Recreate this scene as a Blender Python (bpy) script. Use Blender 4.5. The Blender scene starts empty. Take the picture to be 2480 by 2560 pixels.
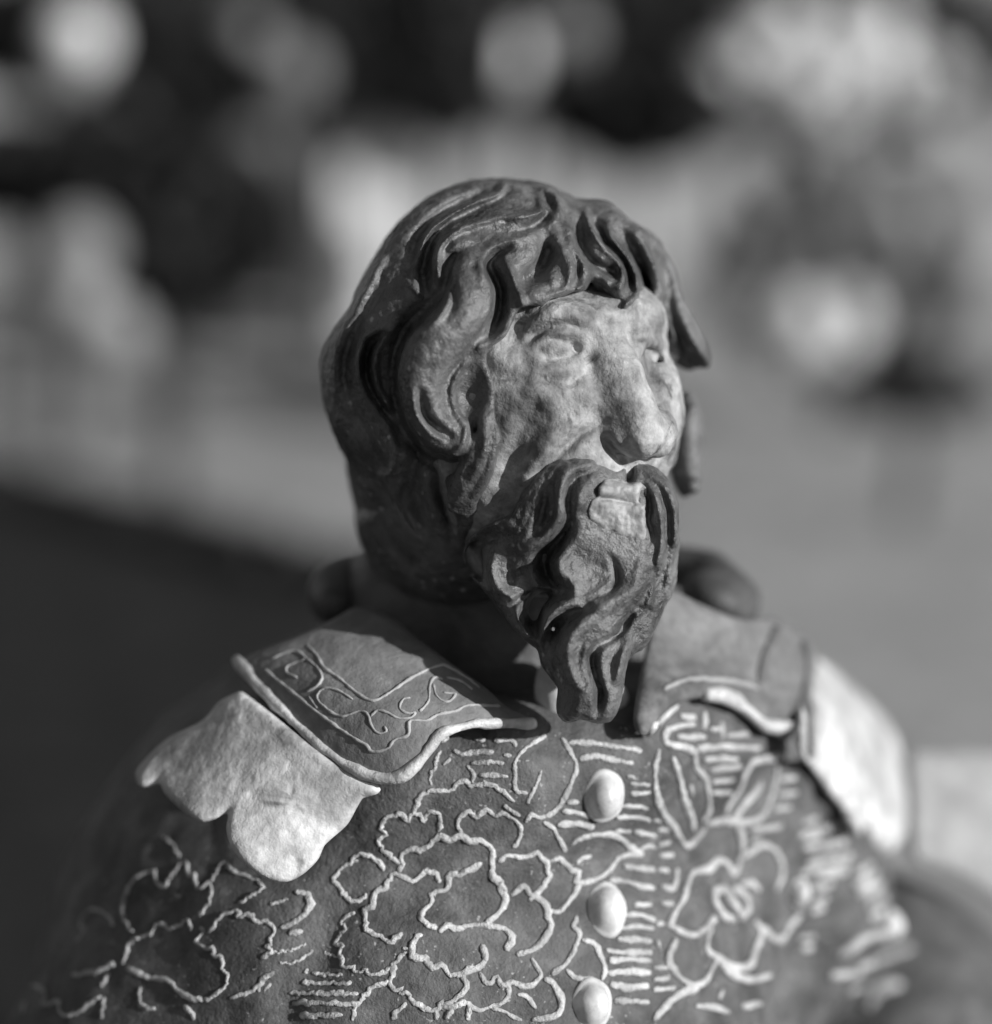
import bpy, math, random, time
import numpy as np
import openvdb
from mathutils import Vector, Matrix
from mathutils.bvhtree import BVHTree
T0 = time.time()
rng = np.random.RandomState(7); random.seed(7)
S = 0.01                      # everything on the figurine is written in centimetres
D = 45.0                      # camera to plane of focus, cm
PITCH = math.radians(12)
H0 = 0.50                     # height of the plane of focus over the ground, m
scene = bpy.context.scene
COL = scene.collection
RX = Matrix.Rotation(-PITCH, 4, 'X')
def to_world(p): return RX @ Vector((p[0]*S, p[1]*S, p[2]*S)) + Vector((0, 0, H0))

# ---------------------------------------------------------------- camera
cam = bpy.data.cameras.new('camera'); cam_o = bpy.data.objects.new('camera', cam); COL.objects.link(cam_o)
cam_o.location = to_world((0, -D, 0)); cam_o.rotation_euler = (math.pi/2 - PITCH, 0, 0)
cam.sensor_fit = 'VERTICAL'; cam.sensor_height = 36.0
cam.lens = 36.0*D/(2560/130.0)
cam.clip_start = 0.02; cam.clip_end = 200
cam.dof.use_dof = True; cam.dof.focus_distance = (D+0.1)*S
cam.dof.aperture_fstop = cam.lens/18.5
cam.dof.aperture_blades = 0
scene.camera = cam_o
# ---------------------------------------------------------------- light
sunF = Vector((0.78, -0.55, 0.21)).normalized()
sunW = (RX.to_3x3() @ sunF).normalized()
w = bpy.data.worlds.new('World'); scene.world = w; w.use_nodes = True
nt = w.node_tree; bg = nt.nodes['Background']
sky = nt.nodes.new('ShaderNodeTexSky'); sky.sky_type = 'NISHITA'; sky.sun_disc = False
sky.sun_elevation = math.asin(sunW.z); sky.sun_rotation = math.atan2(sunW.x, sunW.y)
bw = nt.nodes.new('ShaderNodeRGBToBW'); nt.links.new(sky.outputs[0], bw.inputs[0])
nt.links.new(bw.outputs[0], bg.inputs['Color']); bg.inputs['Strength'].default_value = 0.075
sl = bpy.data.lights.new('sun', 'SUN'); sl.energy = 4.7; sl.angle = math.radians(0.6)
so = bpy.data.objects.new('sun', sl); COL.objects.link(so); so.rotation_euler = sunW.to_track_quat('Z', 'Y').to_euler()
so.location = (1, -1, 3)
vs = scene.view_settings; vs.view_transform = 'Standard'; vs.look = 'None'; vs.exposure = 0.0; vs.gamma = 1
scene.cycles.use_denoising = True
scene.cycles.max_bounces = 5
scene.cycles.sample_clamp_direct = 2.5; scene.cycles.sample_clamp_indirect = 1.0

# ---------------------------------------------------------------- materials
def mat(name, base, rough=0.6, spec=0.4, var=0.25, scale=1.0, bump=0.15, edge=0.0, speck=0.0, fine=9.0, dirt=None, dist=0.02, contrast=(0.35,0.65), metal=0.0, sheen=0.0):
    """grey procedural material: base value, blotches, fine grain relief, raised edges lightened for wear and painted highlight, darker creases, pale specks"""
    m = bpy.data.materials.new(name); m.use_nodes = True; t = m.node_tree; N = t.nodes; L = t.links
    b = N['Principled BSDF']; b.inputs['Roughness'].default_value = rough; b.inputs['Specular IOR Level'].default_value = spec
    b.inputs['Metallic'].default_value = metal
    co = N.new('ShaderNodeTexCoord')
    def noise(s, det=4, ro=0.6, dd=0.0):
        n = N.new('ShaderNodeTexNoise'); n.inputs['Scale'].default_value = s; n.inputs['Detail'].default_value = det
        n.inputs['Roughness'].default_value = ro; n.inputs['Distortion'].default_value = dd
        L.new(co.outputs['Object'], n.inputs['Vector']); return n
    def mth(op, a, b_=None, clamp=False):
        n = N.new('ShaderNodeMath'); n.operation = op; n.use_clamp = clamp
        for i, v in enumerate((a, b_)):
            if v is None: continue
            if isinstance(v, (int, float)): n.inputs[i].default_value = v
            else: L.new(v, n.inputs[i])
        return n.outputs[0]
    def ramp(v, lo, hi, a=0.0, c=1.0):
        n = N.new('ShaderNodeMapRange'); L.new(v, n.inputs[0])
        for i, x in enumerate((lo, hi, a, c)): n.inputs[i+1].default_value = x
        return n.outputs[0]
    n1 = noise(90*scale, 5, 0.6, 0.5); n2 = noise(420*scale, 4, 0.7)
    v = ramp(n1.outputs[0], contrast[0], contrast[1], 1-var, 1+var)
    v = mth('MULTIPLY', v, ramp(n2.outputs[0], 0.3, 0.7, 1-var*0.6, 1+var*0.6))
    v = mth('MULTIPLY', v, base)
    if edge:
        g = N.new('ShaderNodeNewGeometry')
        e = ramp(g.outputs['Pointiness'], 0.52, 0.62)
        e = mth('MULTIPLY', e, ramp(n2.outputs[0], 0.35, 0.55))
        v = mth('ADD', v, mth('MULTIPLY', e, edge))  # wear on ridges, with their lit highlight painted into the colour too
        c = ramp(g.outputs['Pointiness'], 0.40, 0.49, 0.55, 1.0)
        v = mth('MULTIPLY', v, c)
    if speck:
        n3 = noise(1300*scale, 2, 0.5); s1 = ramp(n3.outputs[0], 0.64, 0.70)
        n4 = noise(200*scale, 2, 0.5); s1 = mth('MULTIPLY', s1, ramp(n4.outputs[0], 0.5, 0.62))
        v = mth('ADD', v, mth('MULTIPLY', s1, speck))
    if dirt:
        n5 = noise(dirt[0], 5, 0.7, 1.0); s1 = ramp(n5.outputs[0], dirt[1], dirt[1]+0.08)
        mx = N.new('ShaderNodeMix'); L.new(s1, mx.inputs[0]); L.new(v, mx.inputs[2]); mx.inputs[3].default_value = dirt[2]
        v = mx.outputs[0]
    L.new(v, b.inputs['Base Color'])
    r2 = ramp(n2.outputs[0], 0.3, 0.7, max(0.05, rough-0.15), min(1, rough+0.15)); L.new(r2, b.inputs['Roughness'])
    nb = noise(100*fine, 6, 0.65); nb2 = noise(25*fine, 4, 0.6)
    h = mth('ADD', nb.outputs[0], mth('MULTIPLY', nb2.outputs[0], 2.0))
    bp = N.new('ShaderNodeBump'); bp.inputs['Strength'].default_value = bump; bp.inputs['Distance'].default_value = dist*S
    L.new(h, bp.inputs['Height']); L.new(bp.outputs[0], b.inputs['Normal'])
    return m
M = {
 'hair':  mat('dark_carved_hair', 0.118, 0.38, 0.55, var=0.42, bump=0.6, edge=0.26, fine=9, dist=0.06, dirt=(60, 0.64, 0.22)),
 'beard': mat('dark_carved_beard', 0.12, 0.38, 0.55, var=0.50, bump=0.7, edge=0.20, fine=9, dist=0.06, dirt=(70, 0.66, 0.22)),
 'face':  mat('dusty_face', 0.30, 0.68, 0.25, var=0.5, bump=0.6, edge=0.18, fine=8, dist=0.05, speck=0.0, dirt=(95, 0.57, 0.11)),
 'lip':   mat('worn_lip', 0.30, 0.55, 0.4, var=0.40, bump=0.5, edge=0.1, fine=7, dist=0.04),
 'ear':   mat('dark_neck', 0.085, 0.5, 0.4, var=0.3, bump=0.5, fine=6, dist=0.05),  # the head's shade on the neck is put into this dark colour
 'coat':  mat('coat_fabric', 0.105, 0.62, 0.4, var=0.45, bump=0.8, speck=0.30, fine=14, dist=0.03),
 'cord':  mat('embroidery_cord', 0.52, 0.65, 0.3, var=0.30, scale=2, bump=0.9, fine=10, dist=0.06, dirt=(170, 0.62, 0.20)),
 'thin':  mat('thin_line', 0.40, 0.6, 0.3, var=0.2, bump=0.5, fine=12),
 'trim':  mat('worn_trim', 0.55, 0.42, 0.5, var=0.35, bump=0.6, fine=7, dist=0.05),
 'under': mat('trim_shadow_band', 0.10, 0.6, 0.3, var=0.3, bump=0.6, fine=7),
 'collar':mat('collar_leather', 0.21, 0.6, 0.35, var=0.25, bump=0.6, fine=10, dist=0.03),
 'collar_dark': mat('collar_leather_darker', 0.15, 0.6, 0.35, var=0.4, bump=0.6, fine=10, dist=0.03),  # darker copy of the collar tone, for the right flap
 'shell': mat('pale_epaulette', 0.53, 0.5, 0.45, var=0.45, scale=0.6, bump=0.45, fine=6, dist=0.05, dirt=(45, 0.60, 0.27)),
 'button':mat("button", 0.66, 0.33, 0.6, var=0.22, bump=0.35, fine=5, dirt=(120, 0.66, 0.3)),
 'white': mat('neckcloth', 0.62, 0.6, 0.3, var=0.15, bump=0.4, fine=4),
 'grit':  mat('grey_lump', 0.3, 0.6, 0.3),
 'path':  mat('path', 0.42, 0.9, 0.2, var=0.25, scale=0.12, bump=0.5, fine=1, dist=0.5),
 'soil':  mat('soil', 0.030, 0.95, 0.1, var=0.3, scale=0.12, bump=0.5, fine=1, dist=0.5),
 'wall':  mat('plaster', 0.35, 0.9, 0.2, var=0.35, scale=0.05, bump=0.3, fine=0.6, dist=0.3),
 'leaf':  mat('leaf', 0.018, 0.6, 0.3, var=0.3, scale=0.3, bump=0.0),
 'petal': mat('petal', 0.85, 0.6, 0.3, var=0.15, scale=0.3, bump=0.0),
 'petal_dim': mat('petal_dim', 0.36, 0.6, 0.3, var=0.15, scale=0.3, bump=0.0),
 'post':  mat('post_plaster', 0.5, 0.9, 0.2, var=0.2, scale=0.1, bump=0.3, fine=1),
 'bark':  mat('bark', 0.05, 0.8, 0.2, var=0.3, scale=0.5, bump=0.5, fine=2),
}

# ---------------------------------------------------------------- photo coordinates -> cm on the plane of focus
CR = {'s': (0, 0, 1.0), 'A': (780, 400, 1.826), 'B': (780, 1100, 1.6955), 'C': (0, 1500, 1.4608), 'D': (1180, 1500, 1.4608),
      'd': (0, 0, 0.76573), 'E': (0, 2000, 2.7129), 'F': (640, 1760, 3.165), 'G': (640, 2120, 3.4527), 'H': (1100, 1760, 3.165),
      'I': (1100, 2120, 3.4527), 'J': (1600, 1500, 2.158), 'K': (1600, 2000, 2.7129), 'L': (540, 1500, 2.3738)}
def uv(c, x, y):
    ox, oy, k = CR[c]
    return (((ox+x/k)-1240)/130.0, (1280-(oy+y/k))/130.0)
def P(u, v, y):                       # point at depth y behind the plane of focus, seen at (u, v)
    k = (D+y)/D
    return Vector((u*k, y, v*k))
EYE = Vector((0, -D, 0))

# ---------------------------------------------------------------- signed distance modelling
class Grid:
    def __init__(s, lo, hi, h):
        s.lo = np.array(lo, np.float32); s.h = h
        s.n = np.ceil((np.array(hi)-np.array(lo))/h).astype(int)+1
        s.d = np.full(s.n, 1.5, np.float32)
        s.ax = [s.lo[i]+h*np.arange(s.n[i], dtype=np.float32) for i in range(3)]
    def box(s, lo, hi):
        a = np.clip(np.floor((np.array(lo)-s.lo)/s.h).astype(int), 0, s.n-1)
        b = np.clip(np.ceil((np.array(hi)-s.lo)/s.h).astype(int)+1, 1, s.n)
        sl = tuple(slice(int(a[i]), int(b[i])) for i in range(3))
        X = s.ax[0][sl[0]][:, None, None]; Y = s.ax[1][sl[1]][None, :, None]; Z = s.ax[2][sl[2]][None, None, :]
        return sl, X, Y, Z
    def blend(s, sl, f, k, op):
        a = s.d[sl]
        if op == 'cut':
            f = -f
            if k > 0:
                h = np.maximum(k-np.abs(a-f), 0)/k; s.d[sl] = np.maximum(a, f)+h*h*k*0.25
            else: s.d[sl] = np.maximum(a, f)
        else:
            if k > 0:
                h = np.maximum(k-np.abs(a-f), 0)/k; s.d[sl] = np.minimum(a, f)-h*h*k*0.25
            else: s.d[sl] = np.minimum(a, f)
    def ell(s, c, r, k=0.3, op='add', yaw=0.0, roll=0.0):
        R = (Matrix.Rotation(yaw, 3, 'Z') @ Matrix.Rotation(roll, 3, 'Y')).transposed()
        m = max(r)+1.2
        sl, X, Y, Z = s.box([c[i]-m for i in range(3)], [c[i]+m for i in range(3)])
        x, y, z = X-c[0], Y-c[1], Z-c[2]
        q = [(R[i][0]*x+R[i][1]*y+R[i][2]*z)/r[i] for i in range(3)]
        k0 = np.sqrt(q[0]**2+q[1]**2+q[2]**2)+1e-6
        k1 = np.sqrt((q[0]/r[0])**2+(q[1]/r[1])**2+(q[2]/r[2])**2)+1e-6
        s.blend(sl, (k0*(k0-1)/k1).astype(np.float32), k, op)
    def tube(s, pts, rad, k=0.1, op='add', nor=None, flat=1.0):
        pts = np.array(pts, np.float32); rad = np.array(rad, np.float32)
        m = float(rad.max())*1.2+k+3*s.h
        sl, X, Y, Z = s.box(pts.min(0)-m, pts.max(0)+m)
        shp = s.d[sl].shape
        if 0 in shp: return
        f = np.full(shp, 1.5, np.float32)
        lo0 = np.array([q.start for q in sl])
        for i in range(len(pts)-1):
            a, b = pts[i], pts[i+1]; ra, rb = rad[i], rad[i+1]
            s2, X, Y, Z = s.box(np.minimum(a, b)-m, np.maximum(a, b)+m)
            s3 = tuple(slice(s2[j].start-lo0[j], s2[j].stop-lo0[j]) for j in range(3))
            ab = b-a; L2 = float(ab@ab)+1e-9
            x, y, z = X-a[0], Y-a[1], Z-a[2]
            t = np.clip((x*ab[0]+y*ab[1]+z*ab[2])/L2, 0, 1)
            x = x-t*ab[0]; y = y-t*ab[1]; z = z-t*ab[2]
            q = x*x+y*y+z*z
            if nor is not None and flat != 1.0:
                n = nor[i]; dn = x*n[0]+y*n[1]+z*n[2]; q = q+(flat*flat-1)*dn*dn
            g = np.sqrt(q)-(ra+(rb-ra)*t)
            f[s3] = np.minimum(f[s3], g)
        s.blend(sl, f, k, op)
    def mesh(s, smooth=1):
        d = np.clip(s.d, -0.6, 0.6)
        d[0], d[-1] = .6, .6; d[:, 0], d[:, -1] = .6, .6; d[:, :, 0], d[:, :, -1] = .6, .6
        for _ in range(smooth):
            for a in range(3):
                e = d.copy()
                i0 = [slice(None)]*3; i1 = [slice(None)]*3; i2 = [slice(None)]*3
                i0[a] = slice(0, -2); i1[a] = slice(1, -1); i2[a] = slice(2, None)
                e[tuple(i1)] = 0.25*d[tuple(i0)]+0.5*d[tuple(i1)]+0.25*d[tuple(i2)]
                d = e
        g = openvdb.FloatGrid(0.6); g.copyFromArray(d.astype(np.float32))
        v, q = g.convertToQuads(0.0)
        return v*s.h+s.lo, q[:, ::-1]
def spline(pts, step):
    p = np.array(pts, float)
    if len(p) == 2: p = np.vstack([p[0], (p[0]+p[1])/2, p[1]])
    e = np.vstack([2*p[0]-p[1], p, 2*p[-1]-p[-2]]); out = []
    for i in range(1, len(e)-2):
        n = max(1, int(np.linalg.norm(e[i+1][:2]-e[i][:2])/step))
        for j in range(n):
            t = j/n
            out.append(0.5*((2*e[i])+(-e[i-1]+e[i+1])*t+(2*e[i-1]-5*e[i]+4*e[i+1]-e[i+2])*t*t+(-e[i-1]+3*e[i]-3*e[i+1]+e[i+2])*t**3))
    out.append(e[-2]); return np.array(out)
def bvh_of(v, q): return BVHTree.FromPolygons([Vector(a) for a in v.tolist()], q.tolist())
def drop(bvh, u, v, guess=3.0):
    d = (Vector((u, 0, v))-EYE).normalized()
    h = bvh.ray_cast(EYE, d)
    if h[0] is not None:
        n = h[1]
        if n.dot(d) > 0: n = -n
        return h[0], n
    # the line misses: take the depth of the nearest part of the surface, keep the line of sight
    p = P(u, v, guess)
    for _ in range(3):
        q = bvh.find_nearest(p)
        p = P(u, v, q[0].y)
    n = (p-q[0]); n = n.normalized() if n.length > 1e-4 else -d
    return p, n

# ---------------------------------------------------------------- objects
def put(name, v, f, m, parent=None, smooth=True, base=None):
    me = bpy.data.meshes.new(name)
    v = np.asarray(v, np.float64)
    if base is not None: v = (v-np.array(base))*S
    if isinstance(f, np.ndarray):
        nv, nf, k = len(v), len(f), f.shape[1]
        me.vertices.add(nv); me.vertices.foreach_set('co', v.astype(np.float32).ravel())
        me.loops.add(nf*k); me.loops.foreach_set('vertex_index', f.astype(np.int32).ravel())
        me.polygons.add(nf); me.polygons.foreach_set('loop_start', np.arange(0, nf*k, k, dtype=np.int32))
        me.update(calc_edges=True); me.validate()
    else: me.from_pydata([tuple(a) for a in v.tolist()], [], f)
    if smooth: me.polygons.foreach_set('use_smooth', [True]*len(me.polygons))
    me.materials.append(m); me.update()
    o = bpy.data.objects.new(name, me); COL.objects.link(o)
    if parent: o.parent = parent
    return o
BASE = (0.0, 7.0, -16.0)
fig = bpy.data.objects.new('figurine', None); COL.objects.link(fig)
fig.location = to_world(BASE); fig.rotation_euler = (-PITCH, 0, 0); fig.empty_display_size = 0.02
fig['label'] = 'weathered bust of a bearded man in a coat with floral cord embroidery and scalloped epaulettes'
fig['category'] = 'figurine'
def part(name, v, f, m, parent=None, **k): return put(name, v, f, m, parent or fig, base=BASE, **k)
def tube_mesh(p, n_ref, r, ns=8, wob=0.0, flat=1.0):
    p = np.array(p, float); k = len(p); T = np.gradient(p, axis=0); T /= np.linalg.norm(T, axis=1)[:, None]+1e-9
    V = []; F = []
    for i in range(k):
        n = np.array(n_ref[i]); b = np.cross(T[i], n); b /= np.linalg.norm(b)+1e-9; n = np.cross(b, T[i])
        for j in range(ns):
            a = 2*math.pi*j/ns; rr = r[i]*(1+wob*rng.uniform(-1, 1))
            V.append(p[i]+rr*(math.cos(a)*b+math.sin(a)*n*flat))
    for i in range(k-1):
        for j in range(ns):
            F.append((i*ns+j, i*ns+(j+1) % ns, (i+1)*ns+(j+1) % ns, (i+1)*ns+j))
    for e, s_ in ((0, -1), (k-1, 1)):                           # rounded ends
        c = p[e]+T[e]*s_*r[e]*0.8; V.append(c); ci = len(V)-1
        for j in range(ns):
            a, b_ = e*ns+j, e*ns+(j+1) % ns
            F.append((b_, a, ci) if s_ < 0 else (a, b_, ci))
    return V, F
def cord(bvh, c, pts, r, m, name='embroidery_cord', parent=None, lift=0.16, wob=0.16, ns=8, jit=0.012, guess=3.0, taper=True, inset=0.0, front=False):
    g = spline([(uv(c, x, y)[0], uv(c, x, y)[1]+inset) for x, y in pts], r*0.9)
    P3 = []; Nn = []; R = []
    ph = rng.uniform(0, 6)
    for i, (u, v) in enumerate(g):
        u += rng.uniform(-jit, jit); v += rng.uniform(-jit, jit)
        h, n = drop(bvh, u, v, guess)
        if front: n = Vector((0, -1, 0))
        P3.append(h+n*r*lift); Nn.append(n)
        e = min(i, len(g)-1-i)
        R.append(r*(0.9+0.14*math.sin(i*0.8+ph)+0.16*math.sin(i*0.23+ph*2))*(0.75 if (e == 0 and taper) else 1))
    V, F = tube_mesh(P3, Nn, R, ns, wob, .62 if m is M['cord'] else 1.0)
    return part(name, V, F, m, parent)

def poly_sd(poly, U, V):
    p = np.array(poly, np.float32); d = np.full(U.shape, 1e9, np.float32); s = np.ones(U.shape, np.float32)
    n = len(p)
    for i in range(n):
        a, b = p[i], p[i-1]; e = b-a; wx, wy = U-a[0], V-a[1]
        t = np.clip((wx*e[0]+wy*e[1])/(e@e+1e-12), 0, 1)
        dx, dy = wx-e[0]*t, wy-e[1]*t; d = np.minimum(d, dx*dx+dy*dy)
        c1 = V >= a[1]; c2 = V < b[1]; c3 = e[0]*wy > e[1]*wx
        fl = (c1 & c2 & c3) | (~c1 & ~c2 & ~c3); s = np.where(fl, -s, s)
    return s*np.sqrt(d)
def slices(g, F, y_to, fn):
    """run fn(j, F sampled along the line of sight) for every depth slice of the grid in front of y_to"""
    xs, ys, zs = g.ax
    for j in range(len(ys)):
        if ys[j] > y_to: break
        k1 = D/(D+ys[j])
        a = np.clip((xs*k1-xs[0])/g.h, 0, len(xs)-1.001); b = np.clip((zs*k1-zs[0])/g.h, 0, len(zs)-1.001)
        i0 = a.astype(int); j0 = b.astype(int); a = (a-i0)[:, None]; b = (b-j0)[None, :]
        F0 = F[i0]; F1 = F[i0+1]; r0 = F0*(1-a)+F1*a
        fn(j, r0[:, j0]*(1-b)+r0[:, j0+1]*b)
def clip_outline(g, c, poly, k, y_to=99, inside=True, grow=0.0):
    pu = spline([uv(c, *p) for p in poly]+[uv(c, *poly[0])], .12)[:-1]
    xs, ys, zs = g.ax
    F = poly_sd(pu, xs[:, None]+0*zs[None, :], zs[None, :]+0*xs[:, None])
    if not inside: F = -F
    F = F-grow
    def fn(j, f):
        a = g.d[:, j, :]; h = np.maximum(k-np.abs(a-f), 0)/k; g.d[:, j, :] = np.maximum(a, f)+h*h*k*.25
    slices(g, F, y_to, fn)
def relief(g, c, strokes, y_to=99, scale=1.0, fade=1.0, out=None, rim=.35):
    """raise crests and sink grooves along traced lines: (points (x, y, height cm), width cm, power)"""
    xs, ys, zs = g.ax; nx, nz = len(xs), len(zs)
    up = np.zeros((nx, nz), np.float32); dn = np.zeros((nx, nz), np.float32)
    for st in strokes:
        pts, w = st[0], st[1]; pw = st[2] if len(st) > 2 else None
        q = spline([(*uv(c, p[0], p[1]), p[2]) for p in (pts if len(pts) > 1 else [pts[0], (pts[0][0]+1, pts[0][1], pts[0][2])])], .08)
        T = np.full((nx, nz), 1e9, np.float32); Av = np.zeros((nx, nz), np.float32)
        m = w*3.2
        for i in range(len(q)-1):
            a, b = q[i], q[i+1]
            x0 = max(0, int((min(a[0], b[0])-m-xs[0])/g.h)); x1 = min(nx, int((max(a[0], b[0])+m-xs[0])/g.h)+2)
            z0 = max(0, int((min(a[1], b[1])-m-zs[0])/g.h)); z1 = min(nz, int((max(a[1], b[1])+m-zs[0])/g.h)+2)
            if x1 <= x0 or z1 <= z0: continue
            X = xs[x0:x1, None]; Z = zs[None, z0:z1]; e = b[:2]-a[:2]
            t = np.clip(((X-a[0])*e[0]+(Z-a[1])*e[1])/(e@e+1e-9), 0, 1)
            dd = (X-a[0]-e[0]*t)**2+(Z-a[1]-e[1]*t)**2
            o = T[x0:x1, z0:z1]; mk = dd < o
            o[mk] = dd[mk]; Av[x0:x1, z0:z1][mk] = (a[2]+(b[2]-a[2])*t)[mk]
        amp = pts[0][2] if abs(pts[0][2]) > 1e-6 else pts[len(pts)//2][2]
        pw = pw or (1.3 if amp > 0 else 2.0)
        e = .25*w
        d = np.sqrt(T+e*e)-e
        P_ = Av*np.exp(-(d/w)**pw)
        up = np.maximum(up, P_); dn = np.minimum(dn, P_)
    if out:
        pu = spline([uv(c, *p) for p in out]+[uv(c, *out[0])], .2)[:-1]
        ds = -poly_sd(pu, xs[:, None]+0*zs[None, :], zs[None, :]+0*xs[:, None])
        dn = dn*np.clip(ds/rim, .12, 1)
    F = (up+dn)*scale
    if y_to < 99:
        def fn(j, f): g.d[:, j, :] -= f*min(1, max(0, (y_to-ys[j])/fade))
    else:
        def fn(j, f): g.d[:, j, :] -= f
    slices(g, F, y_to, fn)
def lock(bvh, c, pts, lift, grid, k, step=.1, striae=True):
    rm = max(p[2] for p in pts); fl = 1.28 if rm >= .2 else 1.05
    lf = lift*0.8-0.08
    sk(bvh, c, pts, lf, grid, k*1.25+.01, 'add', fl, step)
    if not striae or rm < .15: return
    g = spline([(*uv(c, a[0], a[1]), a[2]) for a in pts], .12)
    T = np.gradient(g[:, :2], axis=0); T /= np.linalg.norm(T, axis=1)[:, None]+1e-9
    for off in ((-.5, .05, .5) if rm > .26 else (-.3, .35)):
        off += rng.uniform(-.12, .12); a0 = int(len(g)*rng.uniform(.05, .35)); a1 = int(len(g)*rng.uniform(.65, .97))
        C = []; rr = []; wv = rng.uniform(0, 6)
        for i in range(a0, a1):
            u, v, r = g[i]; o = (off+.1*math.sin(i*.35+wv))*r
            h, n = drop(bvh, u-T[i][1]*o, v+T[i][0]*o)
            if n.y > -.3: continue
            C.append(h+n*r*(lf+math.sqrt(max(.05, 1-off*off))/fl)); e = min(i-a0, a1-1-i)
            rr.append(min(.055, .028+.10*r)*min(1, .35+e*.2))
        if len(C) > 2: grid.tube(C, rr, .06, 'cut')
# ================================================================ HEAD
A = 'A'
def sk(bvh, c, pts, lift, grid, k=0.08, op='add', flat=1.0, step=0.10, guess=3.0):
    """trace a line given in photo points (x, y, radius[, depth]) over a surface and sweep a tube along it"""
    q = [(*uv(c, a[0], a[1]), a[2]) for a in pts]
    g = spline(q, step); C = []; Nn = []; R = []
    for u, v, r in g:
        h, n = drop(bvh, u, v, guess)
        C.append(h+n*lift*r if abs(lift) <= 3 else h); Nn.append(n); R.append(max(r, 0.02))
    grid.tube(C, R, k, op, Nn, flat)
base = Grid((-4.2, -1.5, -2.5), (4.6, 7.5, 7.2), 0.12)
SK = (-0.05, 3.1, 3.12)
base.ell(SK, (3.46, 3.52, 3.48), 0)
base.ell((0.95, 2.3, 1.5), (2.55, 2.65, 3.2), 0.8)
base.ell((-0.55, 3.7, 0.45), (2.35, 3.0, 2.5), 0.7)
bv, bq = base.mesh(0); HB = bvh_of(bv, bq)

face = Grid((-3.6, -2.2, -3.6), (4.6, 7.2, 6.6), 0.05)
face.ell((SK[0], SK[1]+.15, SK[2]-.15), (2.85, 3.1, 2.85), 0)
face.ell((0.95, 2.3, 1.5), (2.5, 2.65, 3.2), 0.8)
face.ell((-0.5, 4.2, 0.9), (1.6, 2.3, 2.4), 0.8)
# brow, eye, cheek, nose
face.ell(P(*uv(A, 1130, 745), .62), (.85, .75, .45), .35)
face.ell(P(*uv(A, 1120, 870), .75), (.55, .5, .3), .2)
face.ell(P(*uv(A, 1430, 740), 2.2), (.8, 1.5, .7), .8)
def ptube(c, pts, grid, k=0.2, op='add', step=0.12):
    g = spline([(*uv(c, a[0], a[1]), a[2], a[3]) for a in pts], step)
    grid.tube([P(u, v, y) for u, v, r, y in g], [max(.02, r) for u, v, r, y in g], k, op)
ptube(A, [(1345, 830, .30, .5), (1385, 960, .42, .38), (1440, 1090, .50, .22), (1485, 1200, .50, .10), (1505, 1255, .48, .07)], face, .28)
ptube(A, [(1410, 1250, .32, .1), (1370, 1275, .30, .25), (1350, 1290, .22, .4)], face, .15)
ptube(A, [(1590, 1230, .3, .5), (1575, 1290, .3, .5)], face, .2)
ptube(A, [(1335, 1285, .05, .1), (1365, 1335, .10, -.1), (1420, 1385, .12, -.3)], face, .05, 'cut')
face.ell(P(*uv(A, 1090, 1090), 0.65), (1.1, .95, .62), .5, roll=0.35)
face.ell(P(*uv(A, 1260, 1130), 0.75), (.6, .8, .8), .5)
face.ell(P(*uv(A, 1570, 1140), 2.0), (.5, 1.2, 1.1), .6)
sk(HB, A, [(1010, 1180, .1), (950, 1290, .25), (900, 1400, .3), (870, 1500, .3)], 0.4, face, .4, 'cut')
sk(HB, A, [(1270, 1170, .12), (1170, 1290, .18), (1050, 1400, .18), (960, 1520, .15)], 0.5, face, .3, 'cut')
sk(HB, A, [(1520, 875, .06), (1560, 900, .09), (1600, 930, .06)], 0.1, face, .12, 'cut')
sk(HB, A, [(1480, 860, .12), (1530, 840, .14), (1600, 850, .1)], 0.3, face, .12)
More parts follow.
